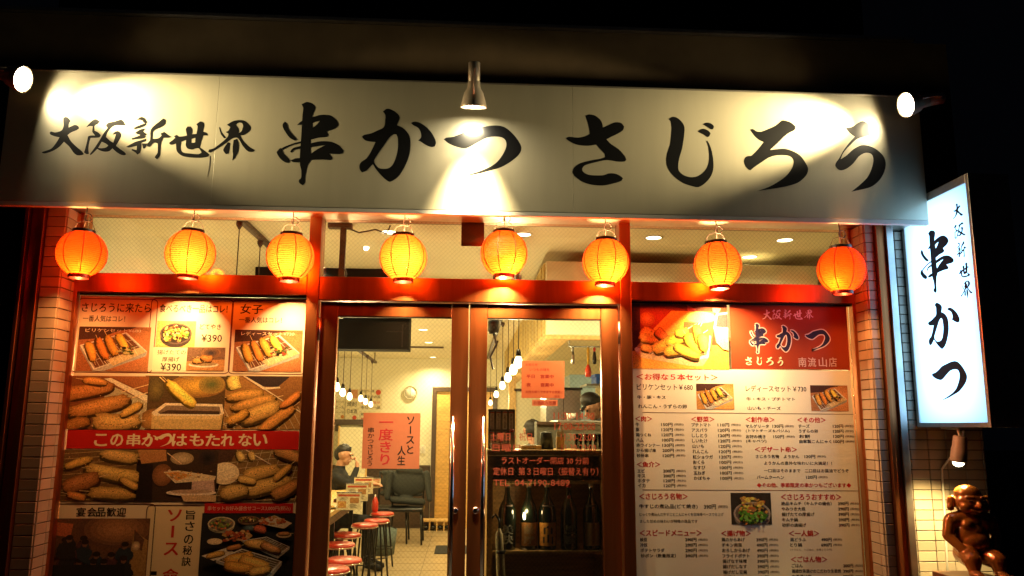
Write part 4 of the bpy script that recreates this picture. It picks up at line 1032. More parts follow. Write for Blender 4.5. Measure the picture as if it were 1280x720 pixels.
def HD(s, x0, y0, x1, y1): mt_.text('＜'+s+'＞', x0, y0, x1, y1, (.55, .03, .02), .03)
def price(x, yc, v, w_=29, h_=4.4): 
    L(v+'円', x, yc, x+w_*.50, h_, INK, .025); L('(税別)', x+w_*.58, yc, x+w_, h_*.72, (.10, .06, .04), .01)
LC = (.22, .14, .08)
p0, p1 = mt_.W(803, 515.6), mt_.W(1068, 517.8); mt_.line(p0, p1, .0035, LC)
p0, p1 = mt_.W(803, 612.3), mt_.W(1074, 613.6); mt_.line(p0, p1, .0035, LC)
HD('お得な５本セット', 795.5, 466.8, 897, 475.8)
L('ビリケンセット￥680', 796, 483.8, 866, 8.6, INK, .012); L('牛・豚・キス', 796.5, 496.5, 832, 4.8); L('れんこん・うずらの卵', 797.5, 508, 858.5, 5.6)
L('レディースセット￥730', 932, 485.8, 1008, 8.4, INK, .012); L('牛・キス・プチトマト', 933, 498.8, 994, 4.8); L('山いも・チーズ', 934.5, 510.3, 976, 4.8)
HD('肉', 794, 520, 815, 527)
for i, (n_, pr, w_) in enumerate((('牛', '150', 4.5), ('豚', '120', 4.5), ('鶏つくね', '120', 19), ('ハム', '100', 9), ('赤ウインナー', '130', 29), ('から揚げ串', '200', 24), ('砂肝串', '120', 14.5))):
    y_ = 530.6+6.48*i; x_ = 794.5+i*.25; L(n_, x_, y_, x_+w_); price(826.5+i*.35, y_+.1, pr, 28)
HD('魚介', 796, 577, 825, 584)
for i, (n_, pr, w_) in enumerate((('エビ', '200', 9), ('キス', '200', 9.5), ('ホタテ', '120', 15), ('イカ', '120', 9.5))):
    y_ = 588.6+6.1*i; x_ = 796.8+i*.2; L(n_, x_, y_, x_+w_); price(829+i*.3, y_+.2, pr, 28)
HD('野菜', 864, 520.5, 893, 527.5)
for i, (n_, pr, w_) in enumerate((('プチトマト', '110', 24), ('アスパラ', '120', 19.5), ('ししとう', '120', 19), ('しいたけ', '120', 19), ('山いも', '120', 14.5), ('れんこん', '120', 19.5), ('紅ショウガ', '120', 25), ('おくら', '100', 14), ('なすび', '100', 15), ('玉ねぎ', '100', 14.5), ('かぼちゃ', '100', 20))):
    y_ = 531+6.68*i; x_ = 864.3+i*.3; L(n_, x_, y_, x_+w_); price(897+i*.35, y_+.2, pr, 29)
HD('創作串', 932, 521, 968, 528)
for n_, y_, w_ in (('マルゲリータ', 532.7, 29), ('(トマトチーズ＆バジル)', 538.7, 55), ('お好み焼き', 545.7, 25), ('(キャベツ)', 551.6, 26)): L(n_, 932+(y_-532)*.03, y_, 932+w_)
price(965.5, 532.8, '130', 27); price(966.5, 545.9, '150', 27)
HD('その他', 996.5, 521.5, 1032, 528.5)
for i, (n_, pr, w_) in enumerate((('チーズ', '120', 14), ('うずらの卵', '120', 24), ('お餅', '120', 14), ('自家製こんにゃく', '100', 40))):
    y_ = 532.6+6.4*i; x_ = 998+i*.4; L(n_, x_, y_, x_+w_); price(1041+i*.3, y_+.2, pr, 26)
HD('デザート串', 943.5, 558.3, 996, 565.3)
L('さじろう名物　ようかん', 944.5, 570.6, 999, 4.6); price(1005.5, 570.8, '120', 27)
L('ようかんの意外な味わいに大満足！！', 955, 579, 1040, 4.8); L('一口目はそのままで　二口目はお醤油でどうぞ', 955, 588.4, 1061, 4.8)
L('バームクーヘン', 946, 596.6, 980, 4.6); price(1007.5, 596.6, '120', 27)
L('◆その他、季節限定の串かつもございます◆', 946, 606.5, 1064, 6, (.55, .03, .02), .03)
HD('さじろう名物', 799, 616.5, 859.5, 624.5)
L('牛すじの煮込品(どて焼き)', 799, 633.3, 872, 6.2, INK, .02); price(880, 633.5, '390', 30, 5.8)
L('じっくり煮込んだ牛すじとこんにゃくを白味噌ベースで仕上げ', 799.5, 643, 904.5, 4.2, INK, .01); L('ました甘めの味わいが特徴の逸品です', 800, 651.6, 872, 4.2, INK, .01)
HD('スピードメニュー', 799.5, 662.5, 877, 669.8)
for i, (n_, pr, w_) in enumerate((('枝豆', '290', 9), ('冷奴', '290', 9), ('ポテトサラダ', '290', 30), ('砂ポン（数量限定）', '390', 44))):
    y_ = 674.5+6.7*i; L(n_, 800+i*.3, y_, 800+i*.3+w_); price(856.5+i*.2, y_+.1, pr, 28)
HD('揚げ物', 901.5, 663, 938.5, 670.3)
for i, (n_, pr, w_) in enumerate((('鶏のからあげ', '390', 29), ('チキン南蛮', '490', 25), ('おろしからあげ', '490', 35), ('フライドポテト', '390', 34), ('揚げなす味噌', '390', 30), ('揚げだしなす', '390', 30), ('揚げだし豆腐', '390', 30), ('厚揚げ', '390', 15))):
    y_ = 674.5+6.75*i; x_ = 902+i*.3; L(n_, x_, y_, x_+w_); price(945.5+i*.3, y_+.1, pr, 27)
HD('さじろうおすすめ', 976, 617.5, 1051.5, 625)
for i, (n_, pr, w_) in enumerate((('絶品キムチ（キムチの盛合）', '390', 63), ('やみつき大根', '290', 30), ('揚げたての厚揚げ', '390', 41), ('キムチ鍋', '390', 20), ('砂肝の唐揚げ', '390', 30))):
    y_ = 629.4+6.75*i; x_ = 976.5+i*.3; L(n_, x_, y_, x_+w_); price(1047.5+i*.3, y_+.1, pr, 26)
HD('一人鍋', 986, 663, 1024, 670.5)
for i, (n_, pr, w_) in enumerate((('湯どうふ', '490', 20), ('とり鍋', '690', 15))):
    y_ = 674.5+6.6*i; L(n_, 987.5, y_, 987.5+w_); price(1026.5, y_+.1, pr, 26)
L('(＋うどん　＋ごはん　各種１５０円)', 988, 687.3, 1040, 3, (.2, .1, .06), 0)
HD('ごはん物', 988.5, 695.5, 1034, 703)
for i, (n_, pr, w_) in enumerate((('ごはん', '200', 14), ('鶏雑炊茶漬けのこだわり生姜焼', '390', 62), ('お茶漬け梅', '390', 25))):
    y_ = 707+6.8*i; L(n_, 989.5+i*.3, y_, 989.5+w_); price(1054, y_+.1, pr, 25)
mt_.build('menu_print', M['print'], mp)

# ---- printing on the right door, papers on the doors
go = thing('opening_hours_print', 'red opening hours and telephone number lettered on the right glass door', 'lettering', (.4, FY-.006, 1.3))
gp = Print(FY-.0045); DR = (.36, .065, .035)
M['vinyl'] = mat('red_vinyl_lettering', (1, 1, 1), .6, attr='Col')
for s_, q in (('11:30-14:30', (692, 515.5, 743, 524.5)), ('17:00-23:00', (693, 528.5, 744, 537.5)), ('土曜日・祝日', (613, 541, 665, 551)), ('11:30-23:00', (701, 542, 744, 551)),
              ('日曜日', (616, 555.5, 650, 564.5)), ('11:30-22:00', (702, 555.5, 745, 564)), ('ラストオーダー閉店 30 分前', (627, 571, 736, 580.5)), ('定休日  第３日曜日（振替え有り）', (616.5, 584, 748, 594.5)), ('TEL  04-7190-8489', (617, 599.5, 712, 607.5))):
    gp.text(s_, *q, DR, .008)
gp.build('lettering', M['vinyl'], go)
def sheet(name, label, cat, corners, col, Y, items, group=None):
    t = thing(name, label, cat, at((corners[0]+corners[2])/2, corners[1], Y), group)
    p0, p1 = at(corners[0], corners[1], Y), at(corners[2], corners[3], Y)
    box('paper', col, t, p0.x, p1.x, Y-.0006, Y, p1.z, p0.z)
    pp = Print(Y-.0009)
    for it in items: pp.text(*it[:6], **(it[6] if len(it) > 6 else {}))
    if items: pp.build('lettering', M['vinyl'], t)
    return t
OD = (.28, .02, .02)
V = dict(vert=True, bold=.022)
sheet('paper_notice', 'large orange red paper with vertical brush lettering on the left glass door', 'notice', (454.5, 516, 524, 586), M['paper_o'], FY-.0035,
      [('ソースと', 508, 519, 518, 568, INK, V), ('人生', 497, 557, 506.5, 582, INK, V), ('一度きり', 474, 520, 490, 582, (.45, .02, .03), dict(vert=True, bold=.02)), ('串かつさじろう', 459.5, 534, 466.5, 583, INK, dict(vert=True, bold=.01))])
sheet('paper_notice', 'square orange paper notice with small dark writing taped to the right glass door', 'notice', (652, 451, 705.5, 498), M['paper_o'], FY-.0035,
      [('お知らせ', 657, 454, 672, 457.5, OD), ('いつもの味を', 662, 460, 687, 464, OD), ('平日　営業中', 658, 468, 692, 473, OD, dict(bold=.03)), ('夜　　営業中', 658, 478.5, 692, 483.5, OD, dict(bold=.03)), ('お持ち帰りできますお気軽に', 657, 488, 704, 492, OD), ('店主', 693, 494, 700, 497, OD)])
sheet('paper_notice', 'small faded pink paper strip below the square orange notice', 'notice', (665, 499.5, 697, 507.5), mat('faded_pink_paper', (.55, .22, .14), .7), FY-.0035,
      [('お酒飲み放題', 667, 501, 695, 506, OD)])
sheet('paper_notice', 'blank orange paper stuck high on the transom glass above the doors', 'notice', (577, 276, 605, 308), M['paper_o'], FY+.018, [])

# ================================================================== INSIDE THE RESTAURANT
ZC, ZL = 2.8, 2.6
def downlight(p, lab, pw=20):
    t = thing('downlight', lab, 'ceiling light', p, 'recessed ceiling downlights')
    m = Matrix.Translation(p) @ Matrix.Rotation(math.pi, 4, 'X')
    MB().lathe([(.05, 0), (.062, 0), (.062, .006), (.05, .003), (.05, 0)], m, 28).build('trim_ring', M['paper_w'], t)
    MB().lathe([(0, .0005), (.05, .0005), (.05, .0015), (0, .002)], m, 28).build('diffuser', M['down'], t)
    light('SPOT', 'downlight_beam', Vector(p)-Vector((0, 0, .02)), pw*4.4, (1, .78, .40), t, .05, (0, 0, -1), 150, 1)
for px, lab in (((486, 290), 'round ceiling downlight beside the yellow lantern over the left door'), ((654, 293), 'round ceiling downlight right of the lantern over the door gap'),
                ((817, 297), 'round ceiling downlight left of the second lantern from the right'), ((981, 300), 'bright round ceiling downlight between the two right lanterns'),
                ((937, 321), 'smaller lower ceiling downlight just right of the second lantern from the right')):
    p = atZ(*px, ZC); downlight((p.x, p.y, ZC), lab, 16)
for px, lab in (((529, 412), 'nearest downlight of the row seen through the top of the left door'), ((536, 428), 'middle downlight of the row seen through the top of the left door'), ((543, 450), 'farthest downlight of the row, glowing on the back wall')):
    p = atZ(*px, ZL); downlight((p.x, min(p.y, RY1-.35), ZL), lab, 30)
for x, y, z in ((1.6, 7.8, ZL), (-1.2, 6.4, ZC), (1.9, 10.5, ZL)): 
    downlight((x, y, z), {1.6: 'downlight over the kitchen behind the right door', -1.2: 'downlight hidden above the front of the counter', 1.9: 'downlight deep in the kitchen at the right wall'}[x], 18)
p = at(458, 310, 5.6); t = thing('tilted_spot', 'small tilted ceiling spot seen through the transom left of the lantern over the left door', 'ceiling light', (p.x, 5.6, p.z))
MB().lathe([(.0, -.05), (.02, -.05), (.03, 0), (.026, 0), (0, -.01)], dirm((p.x, 5.6, p.z), (.3, -.5, -.4)), 18).build('can', M['bell'], t)
MB().lathe([(0, -.004), (.025, -.004), (.024, -.002), (0, -.001)], dirm((p.x, 5.6, p.z), (.3, -.5, -.4)), 18).build('lens', M['down'], t)
MB().tube([(p.x, 5.62, p.z+.02), (p.x, 5.63, ZC)], .006, 6).build('stem', M['paper_w'], t)

# bulkhead and ceiling fittings
a, c = at(400, 396, 6.4), at(511, 437, 6.4)
bh = thing('ceiling_bulkhead', 'black box hanging from the ceiling behind the left door glass', 'bulkhead', (-.9, 6.5, 2.2))
box('panel', M['mblack'], bh, -1.7, c.x, 6.4, 6.62, c.z, ZC-.002, bevel=.004)
box('trim_strip', M['blackmetal'], bh, c.x-.18, c.x-.05, 6.392, 6.399, c.z+.14, c.z+.146)
box('trim_strip', M['blackmetal'], bh, c.x-.06, c.x-.05, 6.39, 6.399, c.z+.02, c.z+.2)
a = atZ(510, 433, ZL); t = thing('air_slot', 'long thin dark slot diffuser across the cream ceiling', 'ceiling vent', (a.x+.2, a.y, ZL))
box('slot', M['darkwood'], t, a.x, a.x+.48, a.y-.04, a.y+.04, ZL-.02, ZL-.001, bevel=.003)
a = at(427, 347, 4.95)
t = thing('cable_post', 'dark vertical post with loose cable hanging behind the transom, left of the first door lantern', 'post', (a.x, 4.95, 2.6))
box('post', M['darkwood'], t, a.x-.018, a.x+.018, 4.935, 4.965, 2.2, ZC-.012)
tp = at(411, 273, 4.95).x, at(441, 273, 4.95).x
box('top_plate', M['darkwood'], t, tp[0], tp[1], 4.92, 4.98, ZC-.03, ZC-.002)
MB().tube([(a.x+.03, 4.95, 2.77), (a.x+.10, 4.93, 2.74), (a.x+.2, 4.94, 2.765), (a.x+.27, 4.94, 2.74), (a.x+.29, 4.95, 2.795)], .005, 6).build('cable', M['wire'], t)
MB().tube([(a.x+.03*math.sin(k*.9), 4.95-.02*math.cos(k*.9), 2.52-k*.02) for k in range(16)], .005, 6).build('cable', M['wire'], t)

# pendant rails and bulbs
def rail(lab, x, y0, y1, z, zc):
    t = thing('pendant_rail', lab, 'lighting rail', (x, (y0+y1)/2, z))
    box('rail', M['wire'], t, x-.018, x+.018, y0, y1, z, z+.03, bevel=.002)
    n_ = 2
    for i in range(n_):
        yy = y0+.15+(y1-y0-.3)*i/(n_-1)
        if zc-z > .05: box('hanger', M['wire'], t, x-.006, x+.006, yy-.006, yy+.006, z+.031, zc)
    return t
def make_pendant(lab, loc, zr, grp, pw):
    t = thing('pendant_light', lab, 'pendant light', loc, grp)
    z = loc[2]; L_ = zr-z
    MB().tube([(0, 0, .07), (.002, 0, L_*.5), (0, 0, L_)], .0035, 6).build('cord', M['wire'], t, world=False)
    MB().lathe([(0, .085), (.012, .08), (.017, .06), (.018, .035), (.0, .033)], None, 16).build('socket', M['blackmetal'], t, world=False)
    MB().lathe([(0, -.045), (.015, -.041), (.027, -.026), (.030, -.008), (.025, .013), (.015, .034), (0, .036)], None, 20).build('bulb', M['bulb'], t, world=False)
    MB().lathe([(.02, L_-.005), (.02, L_-.025), (.006, L_-.05), (0, L_-.05)], None, 14).build('canopy', M['wire'], t, world=False)
    light('POINT', 'bulb_light', Vector(loc)-Vector((0, 0, .06)), pw*2.2, (1, .77, .38), t, .035)
    return t
# left row over the long table
LXP = -1.30
rail('dark pendant rail on the ceiling seen through the transom between the second and third lanterns', -1.385, 4.72, 6.2, 2.765, ZC)
fp = make_pendant('front pendant cord hanging from the rail behind the left transom', (-1.385, 4.80, 2.02), 2.765, 'pendants over the long table', 5)
for i, y in enumerate((5.3, 5.9)):
    dup(fp, (-1.385, y, 2.02), ['second pendant cord from the front behind the left transom', 'third pendant cord behind the left transom'][i])
rail('dark pendant rail over the far half of the long table', -1.33, 9.3, 11.9, 2.45, ZL)
lbs = [(421, 483), (428.5, 490), (437, 495), (451, 497.5), (457, 501.5), (463.5, 505)]
ys_ = [7.3, 8.0, 8.7, 9.6, 10.4, 11.3]
lab_l = ['leftmost', 'second', 'third', 'fourth', 'fifth', 'rightmost']
pv = None
for (px, py), y, nm in zip(lbs, ys_, lab_l):
    q = at(px, py, y); zr = ZL if y < 9.3 else 2.45
    lb = nm + ' glowing bulb of the hanging row seen through the left door'
    make_pendant(lb, (q.x, y, q.z), zr, 'pendants over the long table', 7)
# right row
rail('dark pendant rail over the aisle behind the right door', .33, 5.0, 12.2, 2.56, ZL)
tys = [5.3, 5.9, 6.7, 7.8, 9.5, 12.0]
for i, y in enumerate(tys):
    f = (1/y-1/12.0)/(1/5.3-1/12.0)
    px, py = 613+(648-613)*f, 503-(503-452)*f
    q = at(px, py, y)
    make_pendant('%s bulb from the front in the slanting row seen through the right door' % ['first', 'second', 'third', 'fourth', 'fifth', 'sixth', 'seventh', 'eighth', 'ninth'][i], (q.x, y, q.z), 2.56, 'pendants over the aisle', 7)
q = at(617, 408, 5.2); t = thing('ceiling_speaker', 'black rounded speaker hanging at the top left of the right door glass', 'speaker', (q.x, 5.2, q.z))
MB().lathe([(0, -.05), (.03, -.048), (.036, -.03), (.036, .03), (.028, .05), (0, .055)], dirm((q.x, 5.2, q.z), (0, -.2, 1)), 20).build('housing', M['blackmetal'], t)
MB().tube([(q.x, 5.2, q.z-.04), (q.x+.02, 5.2, q.z-.12), (q.x-.02, 5.2, q.z-.2), (q.x, 5.2, q.z-.28)], .008, 6).build('cable', M['wire'], t)
MB().tube([(q.x, 5.2, q.z+.05), (q.x, 5.2, ZC)], .008, 6).build('stem', M['wire'], t)

# kitchen canopy: boarded left side, cream fascia, dark hood below
cf = at(683, 324, 5.6); cb = at(683, 424, 5.6); CX0 = cf.x; CZ0, CZ1 = cb.z, 2.72
ck = thing('kitchen_canopy', 'large kitchen canopy with cream fascia and yellow boarded side above the pass', 'canopy', (1.4, 6.0, CZ0))
box('fascia', M['wallin'], ck, CX0, 2.55, 5.6, 5.66, CZ0+.03, CZ1, bevel=.003)
box('fascia_edge', M['woodh'], ck, CX0-.004, 2.55, 5.592, 5.67, CZ0, CZ0+.029, bevel=.003)
box('top_board', M['wallin'], ck, CX0, 2.55, 5.661, 6.88, CZ1-.03, CZ1-.001)
box('bottom_beam', M['woodh'], ck, CX0-.004, CX0+.16, 5.671, 11.6, CZ0, CZ0+.04)
y = 5.68; i = 0
while y < 11.5:
    w_ = .16
    box('side_board', M['slat'], ck, CX0-.012-(.004 if i % 2 else 0), CX0+.02, y, y+w_-.03, CZ0+.041, (CZ1 if y < 6.75 else ZL-.002)); y += w_; i += 1
box('inner_liner', M['blackmetal'], ck, CX0+.17, 2.5, 5.68, 7.0, CZ0+.3, CZ0+.32)
for k in range(4):
    box('hood_frame', M['steel'], ck, CX0+.25+.4*k, CX0+.27+.4*k, 5.7, 6.9, CZ0+.20, CZ0+.215)
# hood rail and ladles
hr = thing('utensil_rail', 'steel utensil rail under the kitchen canopy', 'rail', (1.0, 5.9, CZ0-.03))
MB().tube([(CX0+.2, 5.9, CZ0-.02), (1.4, 5.9, CZ0-.02)], .006, 8).build('bar', M['steel'], hr)
for x_ in (CX0+.2, 1.4): MB().tube([(x_, 5.9, CZ0-.02), (x_, 5.9, CZ0+.3)], .005, 6).build('bracket', M['steel'], hr)
def utensil(lab, px, py0, py1, hm, bm_, r_):
    a, b_ = at(px, py0, 5.9), at(px, py1, 5.9)
    t = thing('hanging_ladle', lab, 'utensil', (a.x, 5.9, a.z), 'utensils hanging under the canopy')
    MB().tube([(a.x, 5.9, CZ0-.02), (a.x, 5.9, a.z), (a.x, 5.9, b_.z+.05)], [.004, .012, .009], 8).build('handle', hm, t)
    MB().lathe([(0, -.045), (r_*.8, -.04), (r_, -.01), (r_*.8, .02), (.008, .05), (0, .05)], Matrix.Translation((a.x, 5.9, b_.z)), 16).build('head', bm_, t)
utensil('yellow handled ladle with a red head hanging in the kitchen', 735, 437, 464, M['yellow'], M['red'], .026)
utensil('dark ladle hanging right of the yellow handled one', 743, 436, 448, M['red'], M['blackmetal'], .016)
utensil('thin steel skimmer hanging under the left of the canopy', 716, 434, 448, M['steel'], M['steel'], .016)
# kitchen equipment seen past the right door
def quad_box(name, lab, cat, m, x0, y0, x1, y1, Y, dep, zlow=None, part='body', bev=.006):
    p0, p1 = at(x0, y0, Y), at(x1, y1, Y)
    t = thing(name, lab, cat, ((p0.x+p1.x)/2, Y, zlow if zlow is not None else p1.z))
    box(part, m, t, p0.x, p1.x, Y, Y+dep, zlow if zlow is not None else p1.z, p0.z, bev); return t, p0, p1
t, a, c = quad_box('refrigerator', 'pale blue steel refrigerator at the back of the kitchen', 'refrigerator', M['bluegrey'], 712, 468, 745, 540, 8.6, .6, 0)
box('door_seam', M['blackmetal'], t, a.x+.003, c.x-.003, 8.594, 8.599, 1.35, 1.36); box('handle', M['steel'], t, a.x+.02, a.x+.04, 8.57, 8.593, 1.4, 1.65)
t, a, c = quad_box('storage_crate', 'bright blue crate on the shelf at the right edge of the door glass', 'crate', M['blue'], 745, 468, 760, 480, 7.8, .3)
box('rim', M['blue'], t, a.x-.01, c.x+.01, 7.79, 8.1, a.z-.02, a.z+.004)
box('shelf_board', M['steel'], t, a.x-.1, c.x+.3, 7.75, 8.2, c.z-.02, c.z-.001)
t, a, c = quad_box('partition_panel', 'cream partition panel beyond the counter behind the orange notice', 'partition', M['wallin'], 645, 489, 682, 560, 9.2, .06, 0)
box('cap_rail', M['darkwood'], t, a.x-.02, c.x+.02, 9.19, 9.27, a.z+.001, a.z+.03); box('edge_post', M['woodh'], t, a.x-.08, a.x-.001, 9.19, 9.27, 0, a.z+.3)
t, a, c = quad_box('steel_cabinet', 'grey steel cabinet below the blue refrigerator behind the notice', 'cabinet', M['steel'], 682, 487, 727, 560, 7.2, .5, 0)
box('door_seam', M['blackmetal'], t, (a.x+c.x)/2-.002, (a.x+c.x)/2+.002, 7.195, 7.199, .3, a.z-.04); box('top_edge', M['blackmetal'], t, a.x-.01, c.x+.01, 7.18, 7.7, a.z+.001, a.z+.02)
t, a, c = quad_box('kitchen_counter', 'kitchen pass with bright steel top and grey front behind the right door', 'counter', M['steel'], 700, 531, 800, 560, 5.7, .5, 0)
box('counter_top', M['trim'], t, a.x-.02, c.x+.02, 5.68, 6.22, a.z+.001, a.z+.03, .004); box('front_panel', mat('olive_grey_panel', (.22, .21, .14), .6), t, a.x+.02, c.x, 5.69, 5.699, .2, a.z-.06)
MB().lathe([(0, 0), (.03, 0), (.034, .05), (.03, .05), (.027, .004), (0, .004)], Matrix.Translation((a.x+.1, 5.85, a.z+.032)), 18).build('sauce_cup', M['paper_w'], tag(thing('cup', 'small white cup on the kitchen pass', 'cup', (a.x+.1, 5.85, a.z+.03))))
t, a, c = quad_box('service_panel', 'dark grey green side panel left of the kitchen pass', 'panel', mat('grey_green_panel', (.10, .095, .07), .6), 671, 527, 700, 566, 5.5, .2, 0)
box('trim_strip', M['darkwood'], t, a.x, c.x, 5.49, 5.499, a.z-.02, a.z)

# menu plate rack and small things on the shelf top
sh0, sh1 = at(609, 563, 4.42), at(755, 563, 4.42)
SHX0, SHX1, SHY0, SHY1 = sh0.x+.002, sh1.x-.001, 4.42, 4.72
SHZ = at(680, 562.5, SHY0).z
bs = thing('wooden_shelf_unit', 'open wooden shelf unit holding large bottles behind the right door', 'shelf', ((SHX0+SHX1)/2, 4.57, 0))
zb1, zb2 = at(680, 602, SHY0).z, at(680, 689.5, SHY0).z
box('side_panel', M['wood'], bs, SHX0, SHX0+.030, SHY0, SHY1, 0, SHZ-.032)
box('side_panel', M['wood'], bs, SHX1-.012, SHX1, SHY0, SHY1, 0, SHZ-.032)
box('shelf_board', M['woodh'], bs, SHX0-.003, SHX1+.002, SHY0-.004, SHY1, SHZ-.031, SHZ, bevel=.003)
box('shelf_board', M['woodh'], bs, SHX0+.0305, SHX1-.0125, SHY0+.02, SHY1-.012, zb1-.012, zb1+.004, bevel=.002)
box('shelf_board', M['woodh'], bs, SHX0+.0305, SHX1-.0125, SHY0+.002, SHY1-.012, zb2-.014, zb2+.004, bevel=.002)
box('shelf_board', M['woodh'], bs, SHX0+.0305, SHX1-.0125, SHY0+.002, SHY1-.012, .3, .32, bevel=.002)
box('back_panel', M['wood'], bs, SHX0+.0305, SHX1-.0125, SHY1-.011, SHY1, 0, SHZ-.032)
a, c = at(667, 593, 4.5), at(728, 601, 4.5)
t = thing('long_box', 'flat olive cardboard box on the middle shelf above the bottles', 'box', ((a.x+c.x)/2, 4.478, zb1)); box('carton', mat('olive_card', (.14, .10, .04), .7), t, a.x, c.x, 4.46, 4.62, zb1+.0045, a.z, .003); box('lid', mat('olive_card_lid', (.17, .12, .05), .7), t, a.x-.003, c.x+.003, 4.457, 4.623, a.z-.015, a.z+.002)
zbt = zb2+.0045
def label_band(name, parent, cx, cy_, r, z0, z1, ang, col, chars=None, ink=(.02, .015, .01), vert=True, bold=.04):
    P_ = Print(0, mapf=lambda u, v, d: (cx+(r+.0006+d)*math.sin(u), cy_-(r+.0006+d)*math.cos(u), v))
    n_ = 14
    if col:
        for k in range(n_): P_.wrect(-ang+2*ang*k/n_, z0, -ang+2*ang*(k+1)/n_, z1, col)
    P_.n = 6
    if chars: P_.wtext(chars, -ang*.62, z0+(z1-z0)*.08, ang*.62, z1-(z1-z0)*.08, ink, bold, vert)
    P_.build(name, M['vinyl'], parent)
BT = [(634, .048, (None, '美快', (.55, .52, .42)), None, 'dark bottle with pale vertical brush lettering, leftmost on the bottle shelf'),
      (661, .047, ((.62, .26, .06), '薩摩', (.7, .46, .2)), (.16, .06, .04), 'bottle with a brown orange label, second from the left'),
      (684, .050, ((.85, .36, .05), '百山', (.03, .02, .01)), None, 'bottle with a bright orange label, in the middle of the shelf'),
      (711, .047, (None, '黒霧', (.10, .09, .06)), 'dots', 'dark bottle with a small green yellow disc on its shoulder, second from the right'),
      (739, .047, ((.40, .24, .10), '千年', (.35, .22, .12)), None, 'bottle with a dull brown label, rightmost on the bottle shelf')]
for px, r_, (lc, ch, ink), extra, lab in BT:
    c = at(px, 640, 4.478); t = thing('sake_bottle', lab, 'bottle', (c.x, 4.478, zbt), 'large bottles on the shelf')
    k_ = r_/.05
    MB().lathe([(0, 0), (r_*.93, 0), (r_, .008), (r_, .185), (r_*.96, .205), (r_*.75, .235), (r_*.44, .262), (r_*.31, .29), (r_*.27, .335), (r_*.31, .338), (r_*.31, .352), (0, .354)], Matrix.Translation((c.x, 4.478, zbt)), 28).build('glass_body', M['bottle'], t)
    MB().lathe([(r_*.33, .325), (r_*.34, .356), (0, .358)], Matrix.Translation((c.x, 4.478, zbt)), 20).build('cap', M['signedge'] if px != 711 else M['red'], t)
    label_band('label', t, c.x, 4.478, r_, zbt+.022, zbt+.142, 1.05, lc, ch, ink)
    if extra == 'dots':
        MB().lathe([(0, .001), (.017, .001), (.017, 0), (0, -.001)], dirm((c.x, 4.478-r_*.78, zbt+.215), (0, -1, .4)), 18).build('seal', mat('yellow_green_seal', (.35, .34, .05), .5), t)
        MB().lathe([(0, .001), (.010, .001), (.010, 0), (0, -.001)], dirm((c.x, 4.478-r_*.40, zbt+.275), (0, -1, .3)), 18).build('seal', mat('red_white_seal', (.6, .1, .06), .5), t)
    elif extra: MB().lathe([(0, .001), (.014, .001), (.014, 0), (0, -.001)], dirm((c.x, 4.478-r_*.72, zbt+.225), (0, -1, .4)), 16).build('seal', mat('brown_seal', extra, .6), t)
    else: label_band('neck_label', t, c.x, 4.478, r_*.80, zbt+.214, zbt+.234, .8, (.10, .06, .04))
q = at(656, 645, 4.445)
t = thing('added_shelf_lamp', 'tiny lamp added at a bright spot between the bottles to light the shelf', 'lamp', (q.x, 4.445, zbt))  # lamp added at a bright spot so the dark bottle shelf gets light
MB().lathe([(0, 0), (.016, 0), (.016, .006), (.006, .010), (.005, q.z-zbt-.022), (0, q.z-zbt-.02)], Matrix.Translation((q.x, 4.445, zbt+.0005)), 16).build('lamp_stand', M['signedge'], t)
MB().lathe([(0, -.022), (.008, -.018), (.011, 0), (.008, .018), (0, .024)], Matrix.Translation((q.x, 4.445, q.z)), 16).build('glowing_bulb', M['down'], t)
light('POINT', 'added_shelf_light', (q.x, 4.425, q.z+.03), .8, (1, .72, .36), t, .02)  # added light, set forward of the bulb to reach the bottle labels
# rolled cream umbrella leaning by the left post
a, c = at(624, 668, 4.36), at(626, 720, 4.36)
t = thing('folded_umbrella', 'rolled cream umbrella leaning against the left post of the shelf', 'umbrella', (c.x, 4.36, .1))
MB().tube([(a.x, 4.37, a.z+.03), (a.x, 4.37, a.z), (c.x, 4.35, c.z), (c.x+.01, 4.33, .35), (c.x+.02, 4.32, .1)], [.006, .02, .024, .018, .004], 10).build('canopy', mat('cream_nylon', (.55, .47, .28), .6), t)
MB().tube([(a.x, 4.37, a.z+.02), (a.x, 4.37, a.z+.07), (a.x-.02, 4.37, a.z+.10), (a.x-.04, 4.37, a.z+.08)], .006, 8).build('handle', M['blackmetal'], t)
MB().tube([(c.x, 4.351, c.z+.13), (c.x, 4.351, c.z+.115)], .0255, 12).build('strap', M['blackmetal'], t)
